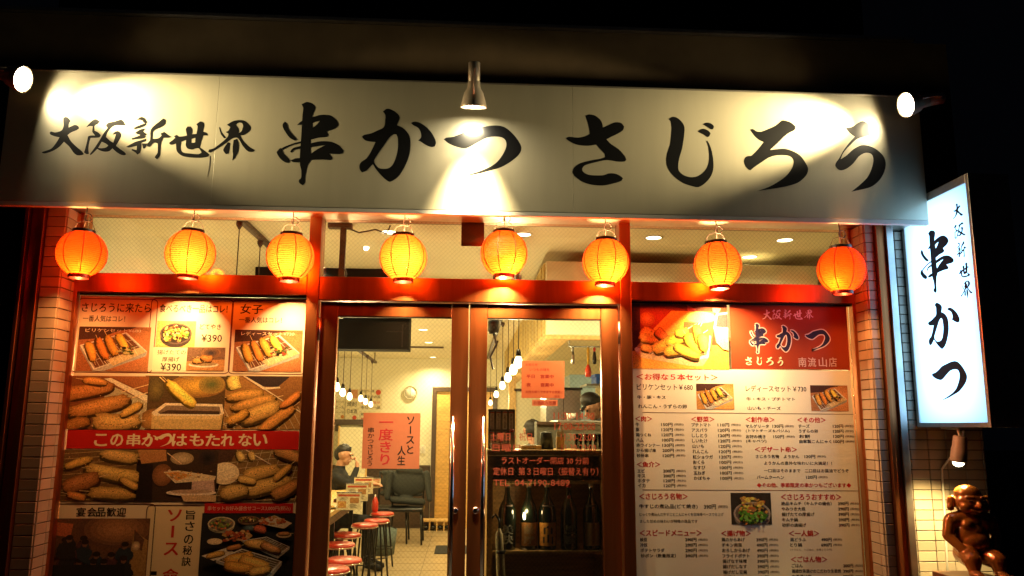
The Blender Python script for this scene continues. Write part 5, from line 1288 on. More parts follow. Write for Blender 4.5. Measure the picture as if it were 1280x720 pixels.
# things on the shelf top
rk = thing('menu_plate_rack', 'dark wood rack with white hanging menu plates on the shelf behind the right door', 'rack', (at(627, 550, 4.6).x, 4.62, SHZ))
xs_ = [at(611, 530, 4.62).x, at(643, 530, 4.62).x]
zr0, zr1, zr2 = SHZ, at(627, 538, 4.62).z, at(627, 514, 4.62).z
box('rack_back', M['darkwood'], rk, xs_[0], xs_[1], 4.632, 4.64, zr0, zr2+.012)
for z in (zr1-.006, zr2): box('rack_rail', M['darkwood'], rk, xs_[0]-.004, xs_[1]+.002, 4.61, 4.631, z, z+.010)
for k in range(5): box('divider', M['darkwood'], rk, xs_[0]+(xs_[1]-xs_[0])*k/4-.003, xs_[0]+(xs_[1]-xs_[0])*k/4+.003, 4.612, 4.6315, zr0, zr2)
pq = Print(4.6195)
for r0, r1_ in ((zr1+.006, zr2-.002), (zr0+.012, zr1-.008)):
    for k in range(4):
        u0 = xs_[0]+(xs_[1]-xs_[0])*(k+.16)/4; u1 = xs_[0]+(xs_[1]-xs_[0])*(k+.84)/4
        box('menu_plate', M['paper_w'], rk, u0, u1, 4.620, 4.6235, r0, r1_)
        pq.wtext(random.choice(['生ビール', '焼酎水割', 'ハイボール', '日本酒', '梅酒', '烏龍茶']), u0+(u1-u0)*.25, r0+.004, u1-(u1-u0)*.25, r1_-.012, (.08, .04, .03), .01, True)
        pq.wrect(u0, r1_-.009, u1, r1_-.002, (.5, .06, .03))
pq.build('plate_lettering', M['vinyl'], rk)
def stand(name, lab, cat, px, py, w_, h_, m, Y, dz=0):
    q = at(px, py, Y); t = thing(name, lab, cat, (q.x, Y, SHZ)); return t, q
q = at(683, 550, 4.56)
t = thing('dark_cup', 'dark green tapered cup standing on the shelf top', 'cup', (q.x, 4.56, SHZ))
MB().lathe([(0, 0), (.040, 0), (.034, .09), (.031, .096), (.029, .09), (.036, .006), (0, .006)], Matrix.Translation((q.x, 4.56, SHZ+.001)), 28).build('cup_body', mat('dark_green_glaze', (.03, .035, .02), .4), t)
q = at(626, 558, 4.47); t = thing('wooden_drawer_box', 'small reddish wooden box on the left of the shelf top', 'box', (q.x, 4.47, SHZ))
a, c = at(614, 554, 4.47), at(638, 562, 4.47)
box('drawer', mat('red_brown_wood', (.30, .09, .03), .45, 0, .2, 10), t, a.x, c.x, 4.455, 4.53, SHZ+.001, a.z, .002); box('drawer_front', mat('orange_wood', (.45, .17, .04), .45), t, a.x+.008, a.x+.05, 4.452, 4.4545, SHZ+.008, a.z-.006)
q = at(640, 548, 4.44); t = thing('white_tag_stand', 'white upright card with a red top on the shelf', 'card', (q.x, 4.45, SHZ))
c = at(643, 540, 4.44); box('card', M['paper_w'], t, q.x-.010, q.x+.012, 4.448, 4.452, SHZ+.001, c.z); MB().ball((q.x, 4.447, c.z+.008), .013, (1, .4, .8)).build('ornament', M['red'], t, smooth=True)
q = at(665, 555, 4.50); t = thing('straw_tray', 'shallow wicker tray with papers on the shelf top', 'tray', (q.x, 4.5, SHZ))
box('tray_base', M['woodh'], t, q.x-.06, q.x+.05, 4.47, 4.56, SHZ+.001, SHZ+.022, .003); box('paper_sheet', M['paper_w'], t, q.x-.045, q.x+.02, 4.475, 4.54, SHZ+.0225, SHZ+.026)
q = at(735, 548, 4.58); t = thing('drinking_glass', 'clear tall glasses at the right end of the shelf top', 'glass', (q.x, 4.58, SHZ))
for k in range(3):
    MB().lathe([(0, 0), (.020, 0), (.025, .085), (.0235, .085), (.019, .004), (0, .004)], Matrix.Translation((q.x-.055+.055*k, 4.58, SHZ+.001)), 20).build('tumbler', M['glass'], t)
t['label'] = 'row of three clear tumblers at the right end of the shelf top'
q = at(700, 540, 4.55); t = thing('napkin_stack', 'crumpled white napkins in a holder beside the dark cup', 'napkins', (q.x, 4.55, SHZ))
box('holder', M['woodh'], t, q.x-.022, q.x+.022, 4.53, 4.57, SHZ+.001, SHZ+.07, .002)
for k in range(4): box('napkin', M['paper_w'], t, q.x-.02, q.x+.02-.004*k, 4.533+.009*k, 4.536+.009*k, SHZ+.0705, SHZ+.10-.006*k)

# back wall: door, wainscot, clock, posters, switch
a, c = at(541, 484, RY1), at(590, 659, RY1)
t = thing('back_room_door', 'tall brown wooden door in the back wall seen through the left door', 'door', (a.x+.45, RY1-.03, 0))
box('door_leaf', M['wood'], t, a.x+.07, a.x+.95, RY1-.04, RY1-.004, .005, a.z-.07)
box('door_frame', M['darkwood'], t, a.x, a.x+.066, RY1-.07, RY1-.004, 0, a.z); box('door_frame', M['darkwood'], t, a.x+.954, a.x+1.02, RY1-.07, RY1-.004, 0, a.z); box('door_frame', M['darkwood'], t, a.x+.0665, a.x+.9535, RY1-.07, RY1-.004, a.z-.066, a.z)
box('handle', M['chrome'], t, a.x+.80, a.x+.92, RY1-.08, RY1-.06, .98, 1.0, .004); box('handle_plate', M['chrome'], t, a.x+.88, a.x+.92, RY1-.0595, RY1-.041, .92, 1.06)
zw = at(530, 584, RY1).z
tag(box('wainscot', M['darkwood'], None, -2.09, a.x-.01, RY1-.03, RY1-.003, .005, zw), kind='structure')
tag(box('wainscot_cap', M['darkwood'], None, -2.09, a.x-.01, RY1-.045, RY1-.003, zw+.0005, zw+.03), kind='structure')
q = at(513, 491, RY1); t = thing('wall_clock', 'round wall clock with pale face on the back wall', 'clock', (q.x, RY1-.03, q.z))
MB().lathe([(0, 0), (.105, 0), (.11, .012), (.108, .03), (.094, .03), (.092, .018), (0, .018)], dirm((q.x, RY1-.003, q.z), (0, -1, 0)), 36).build('clock_body', mat('clock_rim', (.42, .36, .22), .4), t)
MB().lathe([(0, .0185), (.091, .0185), (.091, .02), (0, .0205)], dirm((q.x, RY1-.003, q.z), (0, -1, 0)), 36).build('clock_face', M['paper_w'], t)
for ang_, l_, w_ in ((R(-5), .07, .006), (R(178), .045, .008)):
    d_ = Vector((math.sin(ang_), 0, math.cos(ang_))); o_ = Vector((q.x, RY1-.026, q.z))
    MB().tube([o_, o_+d_*l_], w_/2, 6).build('hand', M['black'], t)
for k in range(12):
    d_ = Vector((math.sin(k*math.tau/12), 0, math.cos(k*math.tau/12))); o_ = Vector((q.x, RY1-.025, q.z))
    MB().tube([o_+d_*.074, o_+d_*.086], .003, 5).build('hour_mark', M['black'], t)
q = at(528.5, 562, RY1); t = thing('light_switch', 'small wall switch plate right of the orange paper', 'switch', (q.x, RY1, q.z)); box('plate', M['paper_w'], t, q.x-.04, q.x+.04, RY1-.012, RY1-.003, q.z-.06, q.z+.06, .003); box('rocker', M['soffit'], t, q.x-.015, q.x+.015, RY1-.017, RY1-.0125, q.z-.03, q.z+.03)
def wallposter(lab, x0, y0, x1, y1, items, col=(.72, .62, .40), Y=RY1-.004, circ=None):
    p0, p1 = at(x0, y0, Y), at(x1, y1, Y)
    t = thing('wall_poster', lab, 'poster', ((p0.x+p1.x)/2, Y, p1.z), 'menu posters on the back wall')
    box('sheet', mat('poster_paper', col, .6), t, p0.x, p1.x, Y-.002, Y, p1.z, p0.z)
    pp = Print(Y-.003)
    for it in items:
        if it[0] == 'o':
            c_ = pp.W(it[1], it[2]); r_ = it[3]/1000*Y
            pp.face([(c_.x+r_*math.cos(k*.39), c_.y+r_*math.sin(k*.39)) for k in range(16)], it[4]); pp.up()
        elif it[0] == 'f': pp.fill(*it[1:6]); pp.up()
        else: pp.text(*it)
    pp.build('poster_print', M['vinyl'], t)
RD = (.55, .06, .02)
wallposter('menu poster with a red disc at its top right, left of the clock', 449, 486, 477, 512, [('串かつ一本', 451, 487, 468, 491, INK), ('o', 473, 490.5, 3.2, RD), ('おすすめの品', 451, 494, 475, 498, INK), ('各種盛合せ', 451, 501, 475, 505, RD), ('本日の一品', 451, 507, 475, 511, INK)])
wallposter('pale menu poster with orange top left of the red disc poster', 432, 486, 447.5, 527, [('f', 433, 487, 447, 498, (.55, .25, .10)), ('焼酎', 434, 502, 446, 508, INK), ('日本酒', 434, 511, 446, 517, INK), ('o', 443, 522, 2.6, RD)])
wallposter('pale yellow price sheet with an orange spot at its foot, second from the left', 419, 499, 431, 526, [('ドリンク', 420, 501, 430, 504, INK), ('ビール', 420, 507, 430, 511, INK), ('o', 428, 521, 2.2, (.6, .22, .03)), ('ソーダ', 420, 514, 430, 517, INK)])
wallposter('small price sheet with black writing below the bulbs', 449, 514, 478, 527.5, [('営業のご案内', 451, 516, 475, 519.5, INK), ('禁煙席', 451, 522, 465, 526, RD)])
a, c = at(405, 524, RY1-.2), at(457, 531, RY1-.2)
t = thing('wall_shelf', 'dark narrow wall shelf below the pale price sheets', 'shelf', (a.x, RY1-.1, c.z)); box('shelf_board', M['darkwood'], t, -2.08, c.x, RY1-.2, RY1-.005, c.z, a.z); 
for x_ in (-2.0, c.x-.06): box('bracket', M['darkwood'], t, x_, x_+.03, RY1-.15, RY1-.006, c.z-.1, c.z-.001)
a, c = at(425, 534, 12.2), at(456, 600, 12.2)
t = thing('cream_partition', 'low cream partition with pale border behind the seated diner', 'partition', ((a.x+c.x)/2, 12.2, 0))
box('board', M['wallin'], t, a.x, c.x, 12.2, 12.25, .02, a.z); box('border', M['woodh'], t, a.x-.02, a.x-.0005, 12.19, 12.26, 0, a.z+.02); box('border', M['woodh'], t, c.x+.0005, c.x+.02, 12.19, 12.26, 0, a.z+.02)

# long table with cards and sauce, legs
TZ = .86; TX1 = -1.06; TX0 = -1.52; TY0, TY1 = 4.9, 9.9
tb = thing('long_counter_table', 'long light wood counter table running back along the left side', 'table', (-1.3, 7.4, 0))
box('table_top', M['woodh'], tb, TX0, TX1, TY0, TY1, TZ-.035, TZ, bevel=.004)
box('apron', M['darkwood'], tb, TX1-.09, TX1-.06, TY0+.05, TY1-.05, TZ-.14, TZ-.036)
for y in (5.0, 6.2, 7.4, 8.6, 9.75):
    for x in (TX0+.06, TX1-.1): box('leg', M['blackmetal'], tb, x-.02, x+.02, y-.02, y+.02, 0, TZ-.036)
def menu_stand(lab, x, y, w_, h_, rot=0):
    t = thing('menu_stand', lab, 'menu card', (x, y, TZ), 'menu cards standing on the counter table')
    m1 = MB(); m1.box(-w_/2, w_/2, -.012, -.008, .0, h_); o = m1.build('card', mat('menu_card_print', (.74, .66, .44), .5, 0, .2, 45), t, world=False)
    box_ = MB(); box_.box(-w_/2, w_/2, .008, .012, .0, h_); box_.build('card', M['paper_w'], t, world=False)
    m2 = MB(); m2.box(-w_/2-.003, w_/2+.003, -.014, .014, h_+.0005, h_+.008); m2.build('top_edge', M['darkwood'], t, world=False)
    t.location.z += .001
    pm = Print(y-.0128); bx, bz = x, TZ+.001
    pm.wrect(bx-w_*.44, bz+h_*.80, bx+w_*.44, bz+h_*.93, (.45, .07, .02)); pm.up()
    pm.wrect(bx-w_*.44, bz+h_*.12, bx-w_*.10, bz+h_*.52, (.50, .22, .05)); pm.wrect(bx+w_*.05, bz+h_*.40, bx+w_*.42, bz+h_*.72, (.42, .20, .06)); pm.up()
    for k in range(9): pm.wrect(bx-w_*.40+.01*(k % 3), bz+h_*(.56+.022*k), bx-w_*.02-.008*(k*7 % 4), bz+h_*(.568+.022*k), (.10, .06, .03))
    for k in range(8): pm.wrect(bx+w_*.05, bz+h_*(.10+.034*k), bx+w_*.40-.01*(k*5 % 4), bz+h_*(.116+.034*k), (.10, .06, .03))
    for k in range(14): pm.face([(bx-w_*.27+w_*.13*math.cos(k*2.4)+.006*math.cos(q_), bz+h_*.32+h_*.13*math.sin(k*2.4)+.006*math.sin(q_)) for q_ in (0, 1.5, 3.1, 4.6)], (.65, .42, .12)); pm.up()
    pm.build('card_print', M['vinyl'], t)
menu_stand('large printed menu card at the front of the table, beside the brown trays', at(437, 604, 6.9).x, 6.9, .20, .135)
menu_stand('second menu card behind the large front card', at(447, 598, 7.7).x, 7.7, .20, .15)
menu_stand('third menu card at the middle of the table', at(455, 592, 8.5).x, 8.5, .19, .16)
menu_stand('small far menu card near the end of the table', at(468, 596, 9.3).x, 9.3, .14, .10)
def tablething(name, lab, cat, px, Y, kind):
    q = at(px, 620, Y); x = min(max(q.x, TX0+.05), TX1-.05); t = thing(name, lab, cat, (x, Y, TZ)); T_ = Matrix.Translation((x, Y, TZ+.001))
    if kind == 'tray':
        box('tray_body', mat('brown_lacquer', (.10, .03, .015), .25), t, x-.07, x+.07, Y-.06, Y+.06, TZ+.001, TZ+.03, .004); box('tray_hollow', M['black'], t, x-.06, x+.06, Y-.05, Y+.05, TZ+.0305, TZ+.032)
    elif kind == 'bottle':
        MB().lathe([(0, 0), (.024, 0), (.026, .01), (.026, .08), (.012, .115), (.010, .14), (0, .142)], T_, 18).build('bottle_body', mat('grey_sauce_bottle', (.25, .24, .2), .3), t); MB().lathe([(.012, .14), (.012, .16), (0, .162)], T_, 14).build('cap', M['red'], t)
    elif kind == 'cup':
        MB().lathe([(0, 0), (.026, 0), (.031, .075), (.028, .075), (.024, .005), (0, .005)], T_, 18).build('cup_body', M['woodh'], t)
        for k in range(6): MB().tube([(x+.012*math.cos(k), Y+.012*math.sin(k), TZ+.01), (x+.02*math.cos(k), Y+.02*math.sin(k), TZ+.17)], .0022, 5).build('chopstick', M['woodh'], t)
    elif kind == 'plate':
        MB().lathe([(0, .004), (.05, .004), (.075, .016), (.076, .018), (.05, 0), (0, 0)], T_, 24).build('plate_dish', M['paper_w'], t); MB().ball((x, Y, TZ+.018), .03, (1, 1, .4)).build('food', M['wood'], t, smooth=True)
tablething('sauce_tray', 'dark brown lidded sauce tray at the front edge of the table', 'tray', 425, 6.35, 'tray')
tablething('sauce_tray', 'dark brown sauce tray right of the large menu card', 'tray', 462, 7.6, 'tray')
tablething('sauce_bottle', 'grey sauce bottle with red cap before the large menu card', 'bottle', 433, 6.7, 'bottle')
tablething('chopstick_cup', 'wooden cup of chopsticks at the left front of the table', 'cup', 417, 6.6, 'cup')
tablething('chopstick_cup', 'wooden cup of chopsticks beside the far menu card', 'cup', 464, 9.0, 'cup')
tablething('small_plate', 'small white plate with food in the middle of the table edge', 'plate', 445, 7.0, 'plate')
tablething('small_plate', 'small white plate near the far end of the table', 'plate', 472, 9.5, 'plate')

# red stools
def make_stool(lab, loc):
    t = thing('red_stool', lab, 'stool', loc, 'red stools along the counter table'); H_ = .6
    MB().lathe([(0, H_-.005), (.11, H_-.002), (.125, H_-.008), (.133, H_-.022), (.13, H_-.038), (.118, H_-.044), (0, H_-.044)], None, 36).build('seat', M['red'], t, world=False)
    MB().lathe([(.126, H_-.030), (.1355, H_-.030), (.1355, H_-.036), (.126, H_-.036)], None, 36).build('seat_trim', M['chrome'], t, world=False)
    for k in range(4):
        a = k*math.pi/2+.6
        MB().tube([(.07*math.cos(a), .07*math.sin(a), H_-.045), (.085*math.cos(a), .085*math.sin(a), H_-.1), (.15*math.cos(a), .15*math.sin(a), .003)], .0095, 8).build('leg', M['blackmetal'], t, world=False)
    MB().tube([(.118*math.cos(a), .118*math.sin(a), .22) for a in [j*math.tau/28 for j in range(29)]], .006, 6, False).build('foot_ring', M['blackmetal'], t, world=False)
    return t
SP = [(413, 708, 'red stool cut off by the left door stile, nearest the street'), (430, 697, 'second nearest red stool, largest fully seen through the left door'), (424, 678, 'third red stool from the street'), (433, 666, 'fourth red stool from the street'),
      (456, 654, 'fifth red stool from the street, left of the grey cloth'), (471, 648.5, 'sixth red stool from the street'), (478, 640, 'farthest red stool beside the dark chairs')]
s0 = None
for px, py, lab in SP:
    q = atZ(px, py, .6); q.z = 0
    if s0 is None: s0 = make_stool(lab, q)
    else: dup(s0, q, lab)
q = atZ(472, 638, .62); t = thing('red_ketchup_bottle', 'small bright red upright bottle above the far stool', 'bottle', (q.x-.03, q.y, .601))
MB().lathe([(0, 0), (.028, 0), (.036, .03), (.036, .11), (.02, .15), (.008, .17), (0, .172)], Matrix.Translation((q.x-.03, q.y, .6005)), 20).build('bottle_body', M['red'], t); MB().lathe([(.009, .168), (.007, .19), (0, .192)], Matrix.Translation((q.x-.03, q.y, .6005)), 12).build('nozzle', M['paper_w'], t)
q = atZ(476, 664, .30); t = thing('grey_basket', 'grey blue cloth basket on the floor under the far stools', 'basket', (q.x, q.y, 0))
MB().lathe([(0, .0), (.13, .0), (.16, .30), (.15, .30), (.125, .01), (0, .01)], Matrix.Translation((q.x+.02, q.y+.2, .002)), 24).build('basket_body', mat('grey_blue_cloth', (.10, .13, .12), .9), t); MB().tube([(q.x+.02-.15, q.y+.2, .30), (q.x+.02, q.y+.2, .38), (q.x+.17, q.y+.2, .30)], .006, 6).build('handle', M['blackmetal'], t)

# dark chairs at the far end
def chair(lab, x, y, coat):
    t = thing('dark_chair', lab, 'chair', (x, y, 0), 'dark chairs at the far end of the room')
    box('seat', M['blackmetal'], t, x-.23, x+.23, y-.22, y+.22, .42, .47, .015)
    for sx in (-1, 1):
        for sy in (-1, 1): MB().tube([(x+sx*.2, y+sy*.19, .419), (x+sx*.22, y+sy*.22, .002)], .013, 8).build('leg', M['blackmetal'], t)
        MB().tube([(x+sx*.21, y+.2, .47), (x+sx*.21, y+.27, .92)], .012, 8).build('back_post', M['blackmetal'], t)
    blob('backrest', M['mesh'], t, [((x-.17, y+.23, .62), .035, (x+.17, y+.23, .62), .035), ((x-.17, y+.255, .9), .035, (x+.17, y+.255, .9), .035), ((x, y+.24, .76), (.2, .03, .16))], .018)
    if coat: 
        ct = thing('draped_coat', 'dark patterned coat draped over the right hand dark chair', 'coat', (x, y, .5))
        blob('coat_cloth', M['mesh'], ct, [((x-.2, y+.16, .55), .05, (x+.2, y+.16, .52), .05), ((x, y+.22, .78), (.28, .075, .20)), ((x-.12, y+.2, .95), .06, (x+.14, y+.2, .93), .06), ((x-.25, y+.15, .9), .05, (x-.28, y+.12, .58), .04), ((x+.25, y+.15, .9), .05, (x+.30, y+.1, .56), .04)], .016)
chair('left dark chair with woven back behind the orange paper', at(490, 650, 11.3).x, 11.3, False)
chair('right dark chair with woven back, a coat over it, before the wainscot', at(508, 650, 11.2).x, 11.2, True)
t, a, c = quad_box('low_rack', 'low pale rack of shoes against the foot of the back wall', 'rack', M['woodh'], 528, 650, 564, 652.5, RY1-.35, .25, None, 'top_board')
for k in range(5): box('divider', M['woodh'], t, a.x+(c.x-a.x)*k/4-.01, a.x+(c.x-a.x)*k/4+.01, RY1-.34, RY1-.1, .005, c.z-.001)
for k in range(4): 
    xx = a.x+(c.x-a.x)*(k+.5)/4; MB().ball((xx, RY1-.3, .05), .045, (1, 1.6, .7)).build('shoe', M['blackmetal'], tag(thing('dark_shoe', ['leftmost dark shoe in the low rack', 'second dark shoe from the left in the low rack', 'third dark shoe from the left in the low rack', 'rightmost dark shoe in the low rack'][k], 'shoe', (xx, RY1-.3, .02), 'shoes in the low rack')), smooth=True)
a, c = atZ(545, 682, .01), atZ(575, 692, .01)
tag(box('floor_mat', M['rubber'], None, a.x, a.x+.6, c.y, a.y, .0062, .014, .003), 'black rubber mat on the tan floor near the back door', 'mat')

# ------------------------------------------------------------------ people
def hand(c, fwd, up, s=1.0):
    """caps for a loosely curled hand with five fingers; fwd = finger direction, up = back of hand"""
    f, u = Vector(fwd).normalized(), Vector(up).normalized(); s_ = f.cross(u).normalized(); c = Vector(c); caps = []
    caps.append((c, .024*s, c+f*.05*s, .022*s)); caps.append((c+s_*.018*s, .018*s, c+f*.055*s+s_*.024*s, .014*s)); caps.append((c-s_*.018*s, .018*s, c+f*.055*s-s_*.024*s, .014*s))
    for k, (o, l) in enumerate(((-.027, .055), (-.009, .068), (.009, .064), (.026, .05))):
        b_ = c+f*.065*s+s_*o*s; m_ = b_+f*l*.5*s-u*.006*s; e = m_+f*l*.34*s-u*.022*s
        caps += [(b_, .0095*s, m_, .009*s), (m_, .009*s, e, .0075*s)]
    tb_ = c+f*.015*s-s_*.03*s; caps += [(tb_, .012*s, tb_+f*.035*s-s_*.022*s, .010*s), (tb_+f*.035*s-s_*.022*s, .010*s, tb_+f*.06*s-s_*.022*s-u*.01*s, .008*s)]
    return caps
def headcaps(c, d, s=1.0):
    """c centre of head, d facing direction"""
    c = Vector(c); d = Vector(d).normalized(); sd = d.cross(Vector((0, 0, 1))).normalized(); up = sd.cross(d)
    caps = [(c+up*.02*s-d*.01*s, (.076*s, .086*s, .09*s)), (c-up*.045*s+d*.02*s, .055*s, c-up*.075*s+d*.035*s, .034*s), (c+d*.07*s-up*.005*s, .010*s, c+d*.098*s-up*.03*s, .013*s),
            (c+d*.078*s-up*.055*s-sd*.018*s, .008*s, c+d*.078*s-up*.055*s+sd*.018*s, .008*s), (c+d*.075*s+up*.022*s-sd*.045*s, .009*s, c+d*.082*s+up*.022*s+sd*.045*s, .009*s)]
    for k in (-1, 1): caps.append((c+sd*k*.078*s-up*.01*s, .013*s, c+sd*k*.08*s+up*.018*s, .016*s))
    caps.append((c-up*.05*s-d*.02*s, .05*s, c-up*.14*s-d*.035*s, .052*s))
    return caps, d, sd, up
def person(lab, head, face, cloth, sho, hips, armL, armR, hs=1.0, cap=None, legs=None, handL=None, handR=None):
    t = thing('person', lab, 'person', (head[0], head[1], 0))
    caps, d, sd, up = headcaps(head, face, hs); head = Vector(head)
    for hnd in (handL, handR):
        if hnd: caps += hand(*hnd)
    arms_skin = []
    blob('body', M['skin'], t, caps, .006, 2)
    for k in (-1, 1):
        MB().ball(head+d*.083*hs+up*.008*hs+sd*k*.03*hs, .009*hs).build('eye', M['black'], t, smooth=True)
    sL, sR = Vector(sho[0]), Vector(sho[1]); hp = Vector(hips); mid = (sL+sR)/2
    cc = [(mid+Vector((0, 0, -.05)), (.12+abs(sL.x-sR.x)*.3, .12+abs(sL.y-sR.y)*.3, .16)), (sL, .062, mid, .09), (sR, .062, mid, .09), (mid-Vector((0, 0, .08)), .14, hp, .135), (head-up*.135*hs-d*.03, .058, mid, .085)]
    for s_, arm in ((sL, armL), (sR, armR)):
        el, wr = Vector(arm[0]), Vector(arm[1]); cc += [(s_, .056, el, .045), (el, .045, wr, .033)]
    if legs:
        for kn, an in legs:
            kn, an = Vector(kn), Vector(an); o_ = hp+(Vector((kn.x, kn.y, hp.z))-hp).normalized()*.06
            cc += [(o_, .085, kn, .062), (kn, .062, an, .04), (an, .045, an+d*.15+Vector((0, 0, -.02)), .035)]
    blob('clothes', cloth, t, cc, .014, 4)
    if cap:
        blob('cap', M['hair'], t, [(head+up*.052*hs-d*.012, (.086*hs, .094*hs, .068*hs)), (head+up*.035*hs+d*.05, .02, head+up*.03*hs+d*.11, .012)], .008, 3)
        blob('hair', M['hair'], t, [(head-d*.035*hs+up*.0, (.08*hs, .07*hs, .075*hs))], .008, 2)
    else:
        hb = [(head+up*.055*hs-d*.022*hs, (.086*hs, .088*hs, .066*hs)), (head-d*.045*hs+up*.01*hs, (.083*hs, .068*hs, .085*hs))]
        rnd = random.Random(3)
        for _ in range(26):
            a_, b_ = rnd.uniform(0, 6.28), rnd.uniform(.1, 1.4); v = sd*math.cos(a_)*math.sin(b_)+d*math.sin(a_)*math.sin(b_)+up*math.cos(b_)
            p0_ = head+up*.045*hs-d*.02*hs+v*.07*hs; hb.append((p0_, .014*hs, p0_+v*.02*hs+d*.012*hs-up*.012*hs, .006*hs))
        blob('hair', M['hair'], t, hb, .006, 1)
    return t
h = at(431, 569, 9.2); hx, hy, hz = h.x, 9.2, h.z
h_m = (hx+.125, hy-.02, hz-.085)
person('seated diner in a dark jacket raising a hand to the mouth at the long table', (hx, hy, hz), (1, -.25, -.12), M['cloth_dark'], ((hx-.06, hy-.19, hz-.24), (hx-.06, hy+.19, hz-.24)), (hx-.10, hy, .52),
       ((hx+.10, hy-.22, TZ+.05), (hx+.15, hy-.09, hz-.14)), ((hx+.08, hy+.2, TZ+.05), (hx+.28, hy+.1, TZ+.05)), legs=(((hx+.32, hy-.1, .50), (hx+.3, hy-.1, .07)), ((hx+.32, hy+.1, .50), (hx+.3, hy+.1, .07))),
       handL=((hx+.15, hy-.08, hz-.13), (-.1, .45, 1), (1, 0, 0)), handR=((hx+.30, hy+.09, TZ+.045), (1, -.2, 0), (0, 0, 1)))
st = thing('diner_stool', 'stool under the seated diner in the dark jacket', 'stool', (hx-.10, hy, 0))
MB().lathe([(0, .40), (.14, .40), (.145, .38), (.14, .36), (0, .36)], Matrix.Translation((hx-.10, hy, 0)), 24).build('seat', M['red'], st)
for k in range(4): MB().tube([(hx-.10+.09*math.cos(k*1.57+.6), hy+.09*math.sin(k*1.57+.6), .359), (hx-.10+.15*math.cos(k*1.57+.6), hy+.15*math.sin(k*1.57+.6), .003)], .01, 6).build('leg', M['blackmetal'], st)
h = at(740, 508, 6.5); hx, hy, hz = h.x, 6.5, h.z
person('cook in a black cap bending over the work behind the kitchen pass', (hx, hy, hz), (-.75, -.45, -.55), M['cloth_grey'], ((hx+.02, hy-.15, hz-.24), (hx+.16, hy+.16, hz-.24)), (hx+.16, hy+.06, .95),
       ((hx-.08, hy-.3, hz-.45), (hx-.28, hy-.33, hz-.50)), ((hx+.12, hy+.26, hz-.5), (hx-.14, hy+.1, hz-.52)), cap=True, legs=(((hx+.15, hy-.04, .5), (hx+.17, hy-.04, .07)), ((hx+.2, hy+.12, .5), (hx+.22, hy+.12, .07))),
       handL=((hx-.29, hy-.33, hz-.50), (-1, .1, -.2), (0, 0, 1)), handR=((hx-.15, hy+.1, hz-.52), (-1, 0, -.2), (0, 0, 1)))
h = at(665, 537, 8.2); hx, hy, hz = h.x, 8.2, h.z-.02
person('customer with black hair and dark clothes seen from behind past the shelf', (hx, hy, hz), (-.25, .9, -.1), M['cloth_dark'], ((hx-.19, hy, hz-.24), (hx+.19, hy, hz-.24)), (hx, hy-.02, hz-.72),
       ((hx-.25, hy+.08, hz-.5), (hx-.15, hy+.26, hz-.52)), ((hx+.25, hy+.08, hz-.5), (hx+.15, hy+.26, hz-.52)), legs=(((hx-.1, hy+.05, .45), (hx-.1, hy, .07)), ((hx+.1, hy+.05, .45), (hx+.1, hy, .07))),
       handL=((hx-.14, hy+.27, hz-.52), (.3, 1, 0), (0, 0, 1)), handR=((hx+.14, hy+.27, hz-.52), (-.3, 1, 0), (0, 0, 1)))

# ------------------------------------------------------------------ bronze figure on its pedestal
SY = 3.855
c0 = at(1208, 716, SY); fx, fz = c0.x, c0.z
stt = thing('seated_bronze_statue', 'shiny brown bronze statue of a chubby seated figure with large ears', 'statue', (fx, SY, fz))
k = SY/1000
def P(px, py, dy=0):
    q = at(px, py, SY); return Vector((q.x, SY+dy, q.z))
r = lambda px: px*k
body = [ (P(1213, 668), (r(22), r(19), r(24))), (P(1212, 653), (r(21), r(16), r(11))), (P(1203, 655, -.045), (r(8), r(5), r(7))), (P(1222, 655, -.045), (r(8), r(5), r(7))),
 (P(1214, 675, -.04), (r(17), r(12), r(13))), (P(1214, 677, -.082), (r(1.6), r(1.6), r(1.6))),
 (P(1212, 648), r(12), P(1211, 638), r(10)),
 (P(1187, 652, 0), r(8), P(1183, 669, -.01), r(6.5)), (P(1189, 650), r(9), P(1206, 648), r(11)), (P(1183, 669, -.01), r(6.5), P(1196, 688, -.07), r(5)),
 (P(1238, 652, 0), r(8), P(1243, 669, -.01), r(6.5)), (P(1236, 650), r(9), P(1219, 648), r(11)), (P(1243, 669, -.01), r(6.5), P(1233, 689, -.07), r(5)),
 (P(1204, 690, -.01), r(14), P(1199, 696, -.10), r(11)), (P(1225, 690, -.01), r(14), P(1230, 697, -.10), r(11)),
 (P(1199, 696, -.10), r(11), P(1199, 708, -.115), r(7)), (P(1230, 697, -.10), r(11), P(1230, 709, -.115), r(7)),
 (P(1199, 712, -.13), (r(7.5), r(11), r(4))), (P(1230, 713, -.13), (r(7.5), r(11), r(4)))]
for sx, hx_ in ((1, 1195), (-1, 1232)):
    for j in range(5):
        b_ = P(hx_+1+sx*(j-1.5)*2.4, 691, -.085-.004*abs(j-2)); body.append((b_, r(1.5), b_+Vector((sx*.003, -.018, -.014 if j else -.006)), r(1.2)))
        tt = P(1199+(j-2)*2.8 if sx > 0 else 1230+(j-2)*2.8, 712.5, -.172); body.append((tt, r(1.6), tt+Vector((0, -.006, .002)), r(1.4)))
blob('figure_body', M['bronze'], stt, body, .0035, 3)
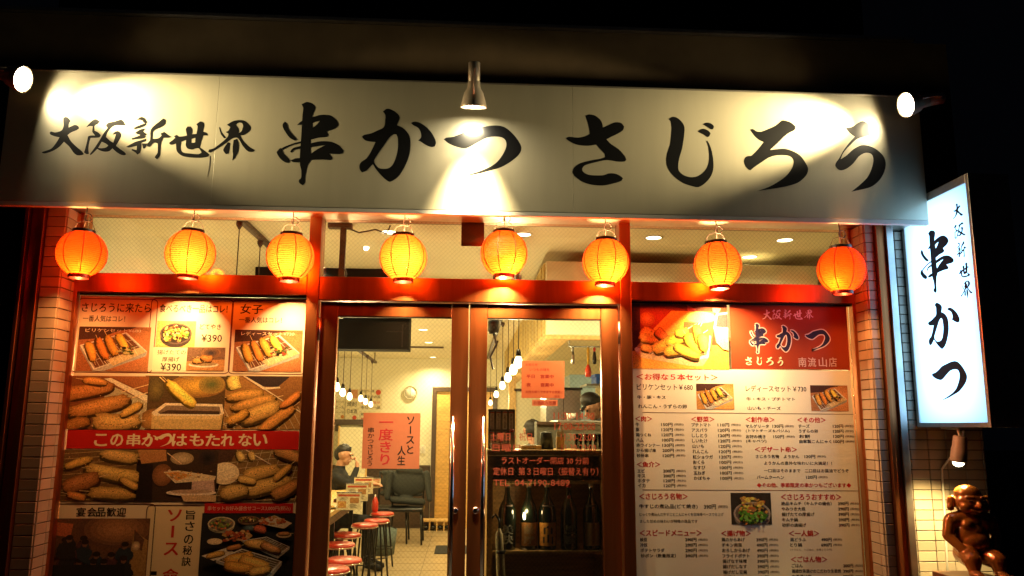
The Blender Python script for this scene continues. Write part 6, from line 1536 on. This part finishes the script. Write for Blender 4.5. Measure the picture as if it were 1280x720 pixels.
hd = [ (P(1211, 628, -.005), (r(20), r(17), r(16))), (P(1209, 618, .0), (r(16), r(15), r(12))), (P(1201, 633, -.04), (r(8), r(7), r(7))), (P(1222, 633, -.04), (r(8), r(7), r(7))),
 (P(1212, 638, -.035), (r(9), r(8), r(6))), (P(1212, 625, -.06), r(2.4), P(1212, 631, -.078), r(3.4)), (P(1209, 631.5, -.072), (r(2), r(2), r(1.7))), (P(1215, 631.5, -.072), (r(2), r(2), r(1.7))),
 (P(1200, 621, -.052), r(2), P(1207, 620.5, -.062), r(1.6)), (P(1217, 620.5, -.062), r(1.6), P(1224, 621, -.052), r(2)),
 (P(1204, 636, -.068), r(1.5), P(1212, 639, -.073), r(1.5)), (P(1212, 639, -.073), r(1.5), P(1220, 636, -.068), r(1.5)),
 (P(1190, 622, 0), r(3), P(1188, 634, 0), r(4.4)), (P(1188, 628, .004), (r(4), r(3), r(8))), (P(1232, 622, 0), r(3), P(1235, 634, 0), r(4.4)), (P(1234, 628, .004), (r(4), r(3), r(8)))]
blob('head', M['bronze'], stt, hd, .003, 2)
ey = MB()
for x_ in (1204, 1220): ey.tube([P(x_-3, 625.5, -.063), P(x_, 624.8, -.067), P(x_+3, 625.5, -.063)], r(.6), 6)
ey.build('eyelid_lines', M['black'], stt)
pd = thing('statue_pedestal', 'orange brown wooden box pedestal under the bronze statue', 'pedestal', (fx, SY, 0))
a = at(1168, 704, SY+.05); c = at(1240, 693, SY-.1); zt = P(1200, 716).z
M['pedwood'] = mat('orange_brown_wood', (.20, .075, .025), .4, 0, .3, 8, .3, stretch=(1, 1, 8))
box('top_board', M['pedwood'], pd, a.x-.01, c.x+.02, SY-.22, SY+.06, zt-.035, zt, .004)
for i_ in range(4):
    w_ = (c.x-a.x)/4; box('front_board', M['pedwood'], pd, a.x+w_*i_+.0015, a.x+w_*(i_+1)-.0015, SY-.20, SY-.185, .03, zt-.036, .002)
box('carcass', M['pedwood'], pd, a.x, c.x, SY-.184, SY+.05, 0, zt-.036)

flush_prints()
